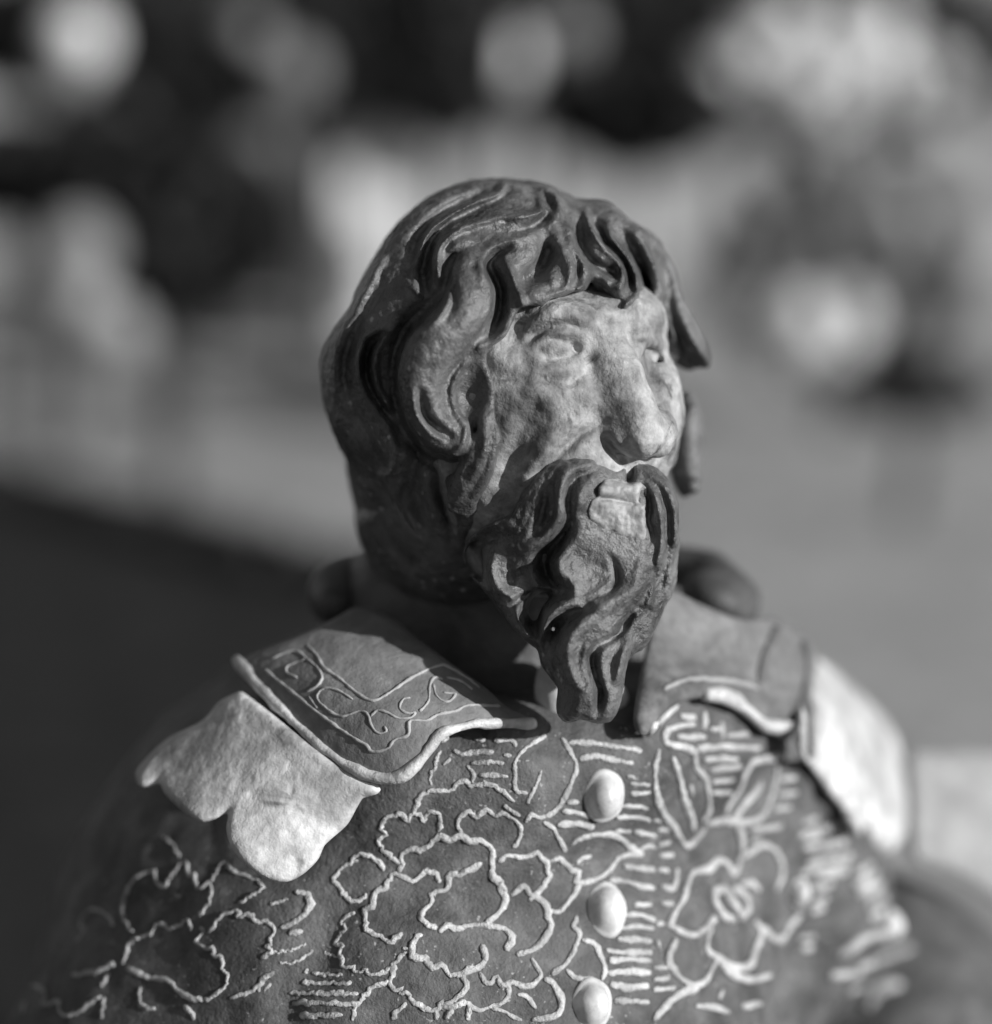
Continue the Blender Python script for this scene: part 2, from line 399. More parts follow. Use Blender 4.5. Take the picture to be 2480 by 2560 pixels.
FR = [
 ([(960, 790, .05), (1010, 745, .10), (1080, 705, .13), (1180, 703, .13), (1255, 740, .08)], .10), ([(1000, 800, -.06), (1080, 765, -.10), (1180, 757, -.1), (1245, 790, -.05)], .05),
 ([(995, 865, .05), (1060, 802, .10), (1150, 787, .12), (1240, 792, .10)], .07),
 ([(1030, 880, -.06), (1075, 905, -.13), (1130, 908, -.14), (1180, 888, -.10)], .03), ([(1070, 850, .05), (1110, 858, .07), (1150, 868, .05)], .09), ([(1060, 830, -.05), (1120, 826, -.08), (1170, 850, -.06)], .03), ([(1112, 880, -.06)], .05),
 ([(1185, 842, -.15), (1215, 868, -.22), (1185, 888, -.12)], .05), ([(1248, 900, -.15), (1262, 905, -.1)], .04), ([(1150, 840, .07), (1172, 885, .07)], .025),
 ([(1000, 905, .05), (1060, 935, .09), (1150, 952, .1), (1225, 940, .05)], .09), ([(890, 990, -.05), (1000, 1003, -.06), (1100, 998, -.07), (1170, 1020, -.1), (1255, 965, -.1)], .05),
 ([(830, 900, .10), (880, 930, .12), (920, 900, .08)], .14), ([(790, 880, .06), (850, 950, .1), (900, 960, .1)], .05),
 ([(1290, 1110, .10), (1210, 1195, .14), (1120, 1270, .12), (1050, 1350, .12), (960, 1460, .08)], .12), ([(1340, 1190, -.08), (1240, 1240, -.12), (1160, 1310, -.12), (1080, 1400, -.1)], .06),
 ([(1020, 1190, -.03), (950, 1290, -.07), (918, 1380, -.11), (895, 1470, -.08)], .16),
 ([(1262, 900, -.08), (1290, 1000, -.06), (1318, 1100, -.05), (1310, 1180, -.04)], .10),
 ([(950, 750, -.10), (915, 825, -.12)], .09), ([(1345, 738, -.10)], .03), ([(1020, 1115, -.04)], .035), ([(1200, 1168, -.06)], .045), ([(1390, 740, .05), (1450, 755, .08), (1540, 760, .08)], .12),
 ([(1490, 845, -.04), (1540, 865, -.07), (1580, 890, -.05)], .06), ([(1540, 985, -.06), (1555, 1010, -.05)], .06), ([(1480, 900, .08), (1500, 1000, .08)], .08),
 ([(1330, 1268, -.12), (1365, 1322, -.25), (1420, 1378, -.25)], .06), ([(1500, 1300, .06)], .12), ([(1440, 1290, -.05), (1480, 1340, -.06)], .05),
 ([(700, 900, -.03), (760, 900, -.03)], .08),
]
relief(face, A, FR, 3.5, 1.0)
# neck
fv, fq = face.mesh(1)
# low-frequency unevenness of the worn face
def vnoise(p, s, seed):
    r = np.random.RandomState(seed); G = r.rand(24, 24, 24).astype(np.float32)
    q = p*s; i = np.floor(q).astype(int); f = q-i; f = f*f*(3-2*f); o = 0
    for a in (0, 1):
        for b in (0, 1):
            for c in (0, 1):
                wgt = (f[:, 0] if a else 1-f[:, 0])*(f[:, 1] if b else 1-f[:, 1])*(f[:, 2] if c else 1-f[:, 2])
                o = o+wgt*G[(i[:, 0]+a) % 24, (i[:, 1]+b) % 24, (i[:, 2]+c) % 24]
    return o-0.5
def rough_up(v, c, amp):
    n = v-np.array(c); n /= np.linalg.norm(n, axis=1)[:, None]+1e-6
    d = sum(a*vnoise(v, s, i+3) for i, (s, a) in enumerate(amp))
    return v+n*d[:, None]
fv = rough_up(fv, (0.5, 3, 1.5), ((1.6, .12), (4.0, .08), (9, .022)))
head = part('head', fv, fq, M['face'])

# ---- hair
hair = Grid((-4.3, -1.6, -2.6), (5.2, 7.4, 7.3), 0.043)
hair.ell(SK, (3.66, 3.62, 3.74), 0)
hair.ell((-0.55, 4.3, 0.45), (2.5, 3.0, 2.6), 0.7)
hair.ell(P(*uv(A, 790, 1400), 1.5), (.62, 1.4, 1.5), .5, roll=.35)
# the open face: cut a prism bounded by the hairline
HLINE = [p for p in [(800, 930), (800, 870), (880, 810), (915, 740), (950, 672), (1000, 665), (1050, 668), (1095, 632), (1150, 622), (1195, 600), (1250, 598), (1278, 540), (1300, 620), (1330, 690), (1370, 712),
      (1410, 690), (1500, 680), (1585, 700), (1645, 800), (1675, 950), (1700, 1100), (1800, 1650), (850, 1650), (880, 1600), (900, 1500), (870, 1400), (800, 1300), (800, 1190), (830, 1130), (835, 1040)]]
HAIR_OUT = [(240, 1600), (175, 1400), (110, 1270), (58, 1130), (42, 1000), (58, 880), (115, 780), (190, 680), (225, 590), (270, 500), (310, 430), (380, 320), (470, 230), (580, 150), (700, 95), (820, 70), (900, 72), (1010, 92), (1090, 110),
 (1180, 160), (1240, 180), (1330, 190), (1450, 290), (1560, 360), (1640, 480), (1680, 620), (1750, 750), (1830, 900), (1850, 945), (1800, 1010), (1760, 1050), (1780, 1150), (1800, 1300), (1790, 1530), (1700, 1560), (1700, 1900), (400, 2600), (-200, 2600), (100, 1800)]
HR = [
 ([(1600, 700, .08), (1640, 790, .14), (1660, 880, .1)], .07), ([(1620, 640, -.08), (1680, 780, -.16), (1700, 900, -.1)], .06),
 ([(830, 115, -.05), (700, 180, -.12), (600, 235, -.14), (515, 310, -.14), (465, 400, -.12), (440, 500, -.08)], .08),
 ([(875, 112, .05), (845, 158, .14), (740, 200, .16), (640, 250, .17), (550, 315, .18), (507, 390, .17), (490, 450, .10)], .05),
 ([(885, 150, -.05), (770, 215, -.18), (660, 272, -.22), (570, 340, -.25), (525, 420, -.28), (508, 510, -.25), (520, 600, -.15)], .08),
 ([(1000, 100, .06), (1090, 145, .12), (1130, 210, .14), (1110, 265, .08)], .07),
 ([(1045, 175, .08), (1042, 235, .15), (950, 258, .15), (860, 258, .12), (770, 280, .13), (690, 302, .17), (612, 352, .2), (572, 412, .2), (568, 485, .17), (592, 560, .1)], .07),
 ([(1060, 262, -.10), (995, 312, -.16), (900, 338, -.08), (820, 325, -.05)], .06),
 ([(760, 248, -.05), (650, 300, -.10), (565, 375, -.14), (540, 470, -.14), (545, 560, -.1)], .06),
 ([(725, 392, -.08), (665, 430, -.18), (628, 480, -.22), (612, 545, -.2), (612, 600, -.1)], .09),
 ([(990, 335, .08), (880, 375, .13), (812, 422, .17), (776, 480, .2), (800, 530, .2), (825, 600, .17), (822, 690, .15), (795, 780, .08)], .07),
 ([(890, 400, -.10), (838, 430, -.30), (808, 480, -.36), (832, 535, -.38), (857, 600, -.46), (852, 690, -.46), (825, 760, -.36), (800, 805, -.1)], .10),
 ([(880, 450, .08), (915, 525, .16), (945, 600, .2), (963, 670, .2), (942, 735, .17), (890, 785, .14), (820, 825, .13), (760, 860, .1)], .06),
 ([(632, 565, .06), (620, 650, .16), (582, 715, .16), (520, 765, .14), (440, 820, .12), (400, 890, .08)], .05),
 ([(648, 590, -.15), (640, 670, -.15), (604, 732, -.08)], .05),
 ([(600, 590, -.12), (530, 670, -.22), (440, 760, -.32), (392, 850, -.38), (372, 950, -.40), (382, 1080, -.40), (415, 1210, -.36), (490, 1320, -.30), (570, 1385, -.28), (660, 1390, -.24), (730, 1340, -.12)], .12),
 ([(462, 1045, .08), (474, 1140, .13), (518, 1222, .12), (590, 1275, .08)], .05),
 ([(495, 1065, -.12), (512, 1150, -.28), (560, 1215, -.28), (625, 1265, -.15)], .07),
 ([(330, 773, .08), (252, 810, .13), (219, 880, .17), (216, 970, .17), (241, 1055, .13), (300, 1145, .08)], .05),
 ([(305, 800, -.15), (258, 850, -.34), (244, 940, -.40), (264, 1040, -.34), (322, 1130, -.28), (378, 1200, -.24), (412, 1290, -.2)], .08),
 ([(345, 860, -.15), (332, 960, -.25), (348, 1060, -.25), (392, 1130, -.1)], .12),
 ([(312, 840, .06), (281, 912, .12), (286, 1000, .12), (322, 1085, .06)], .04),
 ([(418, 525, .08), (450, 575, .14), (497, 613, .12)], .04), ([(530, 625, -.10), (455, 690, -.12), (390, 745, -.05)], .06),
 ([(470, 470, .05), (462, 530, .12), (490, 590, .1)], .04),
 ([(1062, 345, -.10), (1072, 420, -.32), (1042, 490, -.38), (985, 540, -.28), (950, 560, -.15)], .14),
 ([(1100, 375, .06), (1160, 430, .13), (1182, 500, .14), (1162, 570, .13), (1085, 610, .12), (1000, 612, .1)], .10),
 ([(1192, 420, -.10), (1214, 500, -.14), (1190, 575, -.1)], .04), ([(1100, 550, .14)], .09), ([(1060, 590, -.06), (1120, 590, -.08), (1160, 550, -.08)], .03),
 ([(950, 667, .10), (1040, 647, .12), (1130, 602, .12), (1230, 582, .12), (1268, 515, .1)], .05),
 ([(1180, 315, .08), (1190, 400, .12), (1238, 470, .12), (1242, 560, .05)], .06),
 ([(1212, 305, -.10), (1232, 400, -.20), (1300, 485, -.22), (1372, 515, -.15)], .09),
 ([(1248, 235, .08), (1280, 322, .17), (1340, 400, .18), (1405, 460, .18), (1425, 530, .14), (1400, 590, .1)], .06),
 ([(1290, 285, -.10), (1340, 375, -.20), (1392, 430, -.2), (1440, 500, -.2), (1455, 575, -.12)], .05),
 ([(1350, 285, .08), (1375, 370, .14), (1440, 440, .15), (1482, 530, .15), (1480, 615, .12), (1415, 675, .1)], .06),
 ([(1420, 325, -.10), (1490, 450, -.2), (1522, 560, -.2), (1535, 650, -.1)], .07),
 ([(1480, 330, .08), (1560, 480, .13), (1602, 610, .1)], .08), ([(1560, 400, -.08), (1620, 530, -.15), (1640, 660, -.12)], .07),
 ([(1290, 560, -.2), (1322, 622, -.36), (1372, 665, -.3)], .13),
 ([(1690, 740, .08), (1755, 850, .18), (1810, 945, .1)], .06), ([(1640, 690, -.08), (1700, 820, -.2), (1762, 955, -.1)], .08),
 ([(310, 470, .06), (235, 615, .10), (155, 760, .10), (112, 900, .08), (112, 1050, .05)], .10),
 ([(350, 440, -.05), (290, 580, -.10), (230, 700, -.10), (170, 830, -.10), (150, 980, -.08), (190, 1130, -.10), (270, 1280, -.12), (330, 1400, -.12)], .09),
 ([(372, 1290, .12), (392, 1360, .16), (366, 1425, .1)], .08), ([(440, 1310, .08), (425, 1370, .1)], .06),
 ([(730, 1000, -.15), (720, 1080, -.25), (700, 1130, -.15)], .25),
 ([(700, 930, .10), (655, 1000, .16), (642, 1080, .16), (665, 1160, .14), (700, 1220, .14), (695, 1290, .14), (640, 1345, .08)], .045),
 ([(740, 1180, -.1), (745, 1260, -.2), (725, 1330, -.15)], .10),
]
def chisel(st, c):
    out = []
    for s_ in st:
        pts, w = s_[0], s_[1]
        if pts[0][2] <= 0 or len(pts) < 4: continue
        p = np.array(pts, float); T = np.gradient(p[:, :2], axis=0); T /= np.linalg.norm(T, axis=1)[:, None]+1e-9
        for sd, k in ((1, 1.5), (-1, 1.7), (1, 2.6)):
            o = sd*w*k*130*CR[c][2]*rng.uniform(.85, 1.15); a = rng.randint(0, 2); b = len(p)-rng.randint(0, 2)
            q = [(p[i][0]-T[i][1]*o, p[i][1]+T[i][0]*o, -.045*rng.uniform(.6, 1.3)) for i in range(a, b)]
            if len(q) > 2: out.append((q, .022))
    return out
HL = [   # locks: photo points and radius in cm, lift, blend
 ([(1120, 190, .10), (1020, 150, .22), (900, 150, .27), (760, 215, .27), (630, 300, .26), (560, 400, .24), (530, 500, .2), (520, 590, .1)], .15, .05),
 ([(870, 110, .07), (845, 160, .10), (740, 205, .11), (630, 262, .12), (550, 335, .12), (505, 410, .10), (480, 520, .08), (495, 600, .06)], .9, .02),
 ([(840, 95, .12), (700, 150, .25), (560, 235, .28), (460, 340, .28), (400, 450, .25), (380, 540, .2)], .1, .06),
 ([(1045, 200, .06), (1010, 260, .12), (900, 310, .16), (780, 300, .16), (670, 325, .16), (600, 390, .14), (580, 470, .12), (595, 560, .07)], .9, .05),
 ([(1120, 200, .14), (1150, 250, .17), (1050, 310, .2), (900, 370, .2)], .3, .08),
 ([(1230, 300, .1), (1100, 330, .16), (980, 350, .18), (870, 385, .17), (800, 440, .15), (775, 490, .13), (805, 545, .12), (822, 620, .12), (815, 700, .12), (790, 780, .1), (760, 820, .06)], .9, .05),
 ([(700, 420, .28), (690, 520, .36), (720, 620, .42), (690, 720, .46), (610, 810, .50), (530, 900, .52), (480, 990, .52), (470, 1080, .50), (500, 1170, .46), (570, 1240, .38), (650, 1275, .26), (690, 1290, .12)], .45, .06),
 ([(640, 570, .05), (625, 640, .08), (585, 710, .10), (530, 770, .10), (450, 820, .10), (400, 900, .10), (385, 1000, .10), (400, 1110, .10), (450, 1230, .12), (530, 1300, .12), (640, 1340, .07)], 1.2, .03),
 ([(870, 430, .10), (900, 500, .16), (915, 580, .19), (935, 660, .19), (915, 720, .17), (860, 780, .14), (800, 830, .1), (750, 860, .06)], .6, .05),
 ([(905, 510, .04), (940, 590, .06), (962, 665, .07), (945, 730, .07), (900, 780, .07), (830, 822, .07), (775, 860, .06), (720, 900, .05), (670, 930, .05), (645, 1010, .05), (640, 1080, .05)], 1.5, .03),
 ([(480, 620, .1), (430, 660, .3), (350, 740, .32), (290, 820, .28)], .2, .08),
 ([(420, 530, .05), (450, 570, .08), (500, 610, .06)], 1.1, .03),
 ([(600, 590, .05), (540, 650, .15), (450, 730, .2), (370, 800, .2), (320, 900, .24), (320, 1000, .26), (360, 1100, .25), (400, 1180, .2)], .35, .06),
 ([(330, 775, .06), (250, 810, .09), (215, 890, .10), (213, 980, .10), (240, 1060, .09), (300, 1150, .08)], 1.0, .04),
 ([(315, 840, .04), (280, 910, .06), (283, 1000, .06), (310, 1080, .06), (380, 1140, .06)], 2.6, .03),
 ([(210, 720, .2), (140, 850, .3), (110, 980, .32), (130, 1120, .32), (200, 1250, .3), (280, 1360, .28)], .1, .12),
 ([(250, 1130, .15), (320, 1260, .22), (370, 1350, .2), (360, 1420, .12)], .4, .08),
 ([(420, 1290, .1), (440, 1330, .15), (400, 1390, .14)], .6, .06),
 ([(300, 480, .2), (330, 580, .26), (270, 680, .25), (200, 780, .2)], .1, .1),
 # crown parting ribbon and the curl on the brow
 ([(1090, 110, .12), (1150, 170, .2), (1190, 230, .22), (1150, 300, .2), (1060, 350, .16)], .4, .1),
 ([(1060, 350, .06), (1020, 400, .14), (960, 470, .2), (940, 540, .18), (960, 610, .14)], .5, .07),
 ([(1080, 370, .08), (1130, 410, .16), (1165, 480, .18), (1150, 560, .17), (1090, 600, .16), (1010, 610, .12), (960, 580, .07)], .6, .05),
 ([(1100, 440, .05), (1125, 500, .09), (1110, 550, .1), (1060, 565, .09), (1010, 545, .05)], 1.6, .04),
 ([(1180, 330, .07), (1185, 400, .10), (1215, 460, .10), (1240, 520, .09), (1225, 570, .06)], 1.2, .04),
 ([(950, 660, .05), (1010, 655, .07), (1070, 632, .07), (1140, 600, .07), (1220, 580, .07), (1260, 540, .06), (1275, 505, .04)], 1.0, .04),
 ([(1215, 260, .1), (1210, 330, .17), (1250, 410, .2), (1300, 470, .2), (1370, 520, .15), (1400, 590, .08)], .5, .06),
 ([(1245, 235, .06), (1280, 330, .10), (1340, 400, .11), (1400, 450, .12), (1425, 520, .12), (1400, 590, .1)], 1.4, .05),
 ([(1300, 210, .1), (1350, 300, .17), (1410, 390, .18), (1465, 470, .18), (1485, 560, .16), (1460, 630, .12), (1410, 680, .06)], .7, .06),
 ([(1400, 250, .12), (1450, 350, .2), (1520, 450, .2), (1560, 560, .17), (1540, 640, .1)], .6, .07),
 ([(1350, 600, .1), (1390, 640, .12), (1415, 690, .05)], .8, .04),
 ([(1500, 330, .15), (1580, 450, .2), (1620, 560, .2), (1640, 660, .16)], .6, .08),
 ([(1590, 430, .2), (1660, 570, .26), (1710, 700, .28), (1760, 820, .28), (1800, 920, .24), (1790, 990, .12)], .3, .1),
 ([(1560, 560, .2), (1620, 700, .34), (1670, 850, .34), (1720, 950, .24)], .1, .1),
 ([(1640, 640, .14), (1680, 780, .2), (1710, 900, .2), (1740, 1000, .14)], .3, .08),
 ([(1600, 520, .08), (1640, 640, .12), (1660, 740, .1)], 1.0, .06),
]
HG = [   # grooves cut between them
 ([(870, 150, .04), (760, 215, .07), (660, 265, .08), (575, 335, .09), (525, 420, .09), (505, 520, .09), (520, 600, .05)], .7, .05),
 ([(1050, 250, .03), (1000, 305, .06), (930, 340, .06), (860, 345, .03)], .6, .05),
 ([(730, 395, .04), (660, 440, .10), (625, 500, .10), (610, 570, .04)], .6, .05),
 ([(880, 400, .03), (830, 430, .10), (805, 480, .12), (835, 540, .12), (855, 620, .12), (850, 700, .12), (815, 790, .06)], .9, .04),
 ([(640, 560, .03), (650, 620, .08), (620, 700, .08), (560, 760, .05)], .9, .05),
 ([(460, 1050, .03), (490, 1120, .09), (530, 1190, .11), (590, 1240, .09), (640, 1265, .04)], 2.4, .03),
 ([(310, 790, .04), (258, 850, .10), (243, 940, .12), (262, 1040, .12), (320, 1120, .11), (380, 1190, .12), (415, 1270, .12)], .5, .04),
 ([(1060, 350, .03), (1060, 430, .12), (1030, 500, .14), (980, 550, .08)], 1.3, .05),
 ([(1290, 560, .08), (1310, 620, .16), (1360, 660, .10)], .4, .05),
 ([(1270, 290, .03), (1310, 400, .06), (1370, 460, .07), (1395, 520, .06)], 1.0, .04),
 ([(1350, 310, .03), (1390, 400, .06), (1440, 470, .07), (1450, 560, .06)], 1.0, .04),
]
for i in (6, 11, 17, 18): lock(HB, A, HL[i][0], HL[i][1], hair, HL[i][2])
hair.ell(P(*uv(A, 1665, 720), 4.0), (.60, 1.3, 1.20), .35, roll=-.42)
hair.ell(P(*uv(A, 1640, 540), 4.2), (.65, 1.3, .95), .4)
hair.ell(P(*uv(A, 1400, 380), 3.0), (1.1, 1.6, 1.0), .4, roll=-.5)
hair.ell(P(*uv(A, 1710, 1300), 4.6), (.38, .8, 1.15), .25)
for x, y in ((1735, 1140), (1740, 1260), (1730, 1340), (1745, 1450), (1735, 1500)): hair.ell(P(*uv(A, x, y), 4.1), (.16, .2, .13), .08)
relief(hair, A, HR, 4.6, 1.4, out=HAIR_OUT); relief(hair, A, chisel(HR, A), 4.6)
relief(hair, A, [([(705, 480, .10), (700, 580, .18), (680, 690, .26), (600, 800, .34), (525, 900, .38), (490, 1000, .38), (500, 1100, .36), (550, 1210, .32), (650, 1285, .22)], .38, 2.6), ([(560, 900, -.03), (535, 980, -.06), (545, 1060, -.04)], .05), ([(600, 830, -.03), (560, 900, -.05), (500, 960, -.03)], .04), ([(720, 560, .04), (735, 650, .06), (700, 740, .06)], .05)], 4.6)
relief(hair, 'B', [([(310, 150, .06), (340, 262, .11), (400, 372, .11), (475, 452, .08)], .06), ([(225, 60, -.06), (285, 250, -.14), (335, 420, -.14), (420, 520, -.1)], .13), ([(445, 0, -.1), (432, 120, -.18), (405, 260, -.16), (450, 360, -.12)], .12), ([(545, 60, -.1), (548, 200, -.2), (590, 330, -.2), (600, 420, -.1)], .10), ([(150, 0, -.05), (200, 140, -.1), (240, 300, -.1)], .10), ([(500, 80, .05), (490, 220, .1), (530, 350, .1)], .08)], 4.6)
clip_outline(hair, A, HAIR_OUT, .22, grow=.05)
clip_outline(hair, A, HLINE, .14, 3.1, inside=False)
# side whisker running down to the beard, nape hair
sk(HB, A, [(800, 1190, .15), (800, 1280, .30), (770, 1380, .36), (715, 1480, .34), (660, 1560, .22)], .05, hair, .3)
relief(hair, A, [([(820, 1200, -.05), (810, 1330, -.1), (760, 1450, -.1), (700, 1550, -.06)], .05), ([(760, 1230, -.05), (750, 1340, -.08), (700, 1450, -.06)], .06), ([(870, 1340, -.1), (850, 1450, -.18), (780, 1570, -.15)], .1)], 3)
hair.tube([(-1.6, 5.0, 1.0), (-1.5, 5.2, -1.0), (-2.2, 5.8, -2.2)], [1.5, 1.15, 1.3], .5)
hv, hq = hair.mesh(1)
hv = rough_up(hv, SK, ((2.2, .05), (6, .035), (13, .02)))
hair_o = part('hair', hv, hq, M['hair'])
print('head', time.time()-T0)

# ================================================================ BEARD
B = 'B'
def beard_base(g, o):
    g.ell(P(*uv(B, 1110, 400), 1.12), (2.05-o, 1.45-o, 1.5-o), 0)
    g.ell(P(*uv(B, 1390, 400), 1.15), (.85-o, 1.3-o, 1.45-o), .4)
    g.ell(P(*uv(B, 1080, 230), .55), (1.15-o, 1.15-o, .95-o), .4)
    g.ell(P(*uv(B, 930, 340), .75), (.95-o, 1.1-o, .95-o), .4)
    g.ell(P(*uv(B, 1420, 240), .9), (.65-o, 1.0-o, .7-o), .4)
    ptube(B, [(1130, 500, 1.30-o, .92), (1140, 700, 1.15-o, .62), (1150, 900, .92-o, .35), (1175, 1040, .72-o, .2), (1175, 1130, .68-o, .2)], g, .4)
    ptube(B, [(860, 500, .85-o, .95), (900, 690, .72-o, .8), (985, 870, .5-o, .5)], g, .3)
    ptube(B, [(1400, 600, .75-o, .95), (1370, 800, .55-o, .7)], g, .3)
bb = Grid((-1.6, -2.2, -4.9), (4.2, 4.0, 2.4), 0.09)
beard_base(bb, 0)
ev, eq = bb.mesh(0); BB = bvh_of(ev, eq)
be = Grid((-1.6, -2.4, -4.9), (4.2, 4.0, 2.6), 0.036)
beard_base(be, .02)
BL = [
 ([(1240, 125, .14), (1150, 95, .28), (1060, 110, .36), (980, 180, .42), (930, 270, .44), (900, 360, .42), (830, 430, .36), (780, 500, .33), (770, 590, .30), (810, 660, .24), (860, 700, .14)], .4, .06),
 ([(1190, 95, .06), (1110, 125, .10), (1070, 190, .12), (1065, 270, .12), (1045, 350, .12), (990, 420, .11), (930, 445, .07)], 2.6, .06),
 ([(1160, 190, .10), (1120, 280, .17), (1090, 350, .16), (1030, 430, .14), (980, 480, .1)], .5, .05),
 ([(840, 250, .12), (800, 330, .2), (730, 380, .16), (670, 430, .13), (645, 500, .12), (665, 570, .12), (720, 620, .1), (790, 690, .07)], .5, .05),
 ([(905, 480, .14), (950, 520, .18), (990, 590, .17), (1000, 640, .08)], .5, .07),
 ([(780, 540, .1), (790, 620, .13), (850, 660, .14), (930, 660, .12), (1000, 625, .07)], .9, .05),
 ([(860, 690, .08), (870, 760, .14), (910, 820, .14), (945, 860, .08)], .6, .05),
 ([(1250, 170, .12), (1180, 280, .2), (1130, 380, .23), (1080, 470, .24), (1050, 540, .2), (1080, 610, .16), (1130, 650, .12)], .5, .06),
 ([(1420, 110, .08), (1480, 150, .14), (1520, 220, .18), (1540, 320, .2), (1540, 440, .2), (1535, 560, .18), (1515, 640, .14), (1490, 690, .08)], .5, .05),
 ([(1400, 170, .05), (1450, 210, .09), (1480, 280, .10), (1485, 370, .10), (1470, 450, .09)], .8, .03),
 ([(1390, 430, .12), (1400, 530, .24), (1370, 630, .28), (1290, 700, .30), (1190, 760, .30), (1120, 830, .30), (1085, 920, .28), (1110, 1000, .24), (1160, 1080, .22), (1180, 1150, .18)], .5, .06),
 ([(1330, 560, .04), (1300, 650, .09), (1220, 710, .09), (1140, 690, .05)], 1.6, .06),
 ([(1060, 620, .08), (1110, 660, .14), (1160, 690, .12), (1150, 720, .06)], .7, .05),
 ([(1180, 700, .05), (1100, 695, .12), (1030, 735, .16), (985, 800, .18), (975, 880, .17), (990, 960, .15), (1040, 1020, .12), (1060, 1060, .14), (1050, 1110, .16), (1065, 1165, .13)], .5, .05),
 ([(1440, 660, .1), (1420, 750, .2), (1360, 840, .24), (1310, 930, .24), (1290, 1030, .2), (1270, 1110, .16), (1250, 1160, .1)], .4, .06),
 ([(1440, 600, .06), (1440, 680, .1), (1390, 760, .10), (1310, 820, .09), (1230, 860, .05)], .9, .04),
 ([(1350, 840, .04), (1320, 910, .07), (1290, 1000, .06)], 2.6, .05),
 ([(1100, 830, .04), (1075, 920, .08), (1110, 1000, .08), (1170, 1080, .05)], 3, .05),
 ([(1100, 1130, .16), (1140, 1160, .14)], .4, .08),
 ([(1215, 1140, .14), (1245, 1165, .12)], .4, .05),
]
BG = [
 ([(1105, 320, .04), (1085, 380, .08), (1045, 430, .10), (1000, 480, .13), (985, 540, .15), (1010, 590, .15), (1060, 625, .08)], .35, .05),
 ([(1060, 635, .05), (1000, 660, .11), (950, 700, .13), (930, 760, .14), (925, 830, .12)], .4, .05),
 ([(1160, 712, .04), (1100, 740, .10), (1040, 790, .12), (1005, 860, .12), (1010, 950, .12), (1050, 1020, .09)], .35, .05),
 ([(720, 400, .05), (690, 460, .12), (690, 530, .14), (715, 600, .10)], .0, .05),
 ([(1350, 750, .03), (1290, 820, .06), (1210, 870, .08), (1190, 940, .09), (1205, 1010, .08), (1215, 1090, .07), (1205, 1160, .06)], .5, .04),
 ([(1390, 150, .03), (1460, 210, .06), (1500, 290, .07), (1505, 400, .07), (1490, 500, .07), (1465, 600, .06)], .5, .03),
 ([(1260, 490, .03), (1295, 560, .06), (1280, 620, .06), (1230, 665, .05), (1160, 660, .03)], .9, .04),
 ([(1150, 500, .1), (1200, 560, .18), (1190, 620, .12)], .9, .10),
 ([(860, 540, .08), (900, 580, .14), (890, 630, .08)], .9, .08),
]
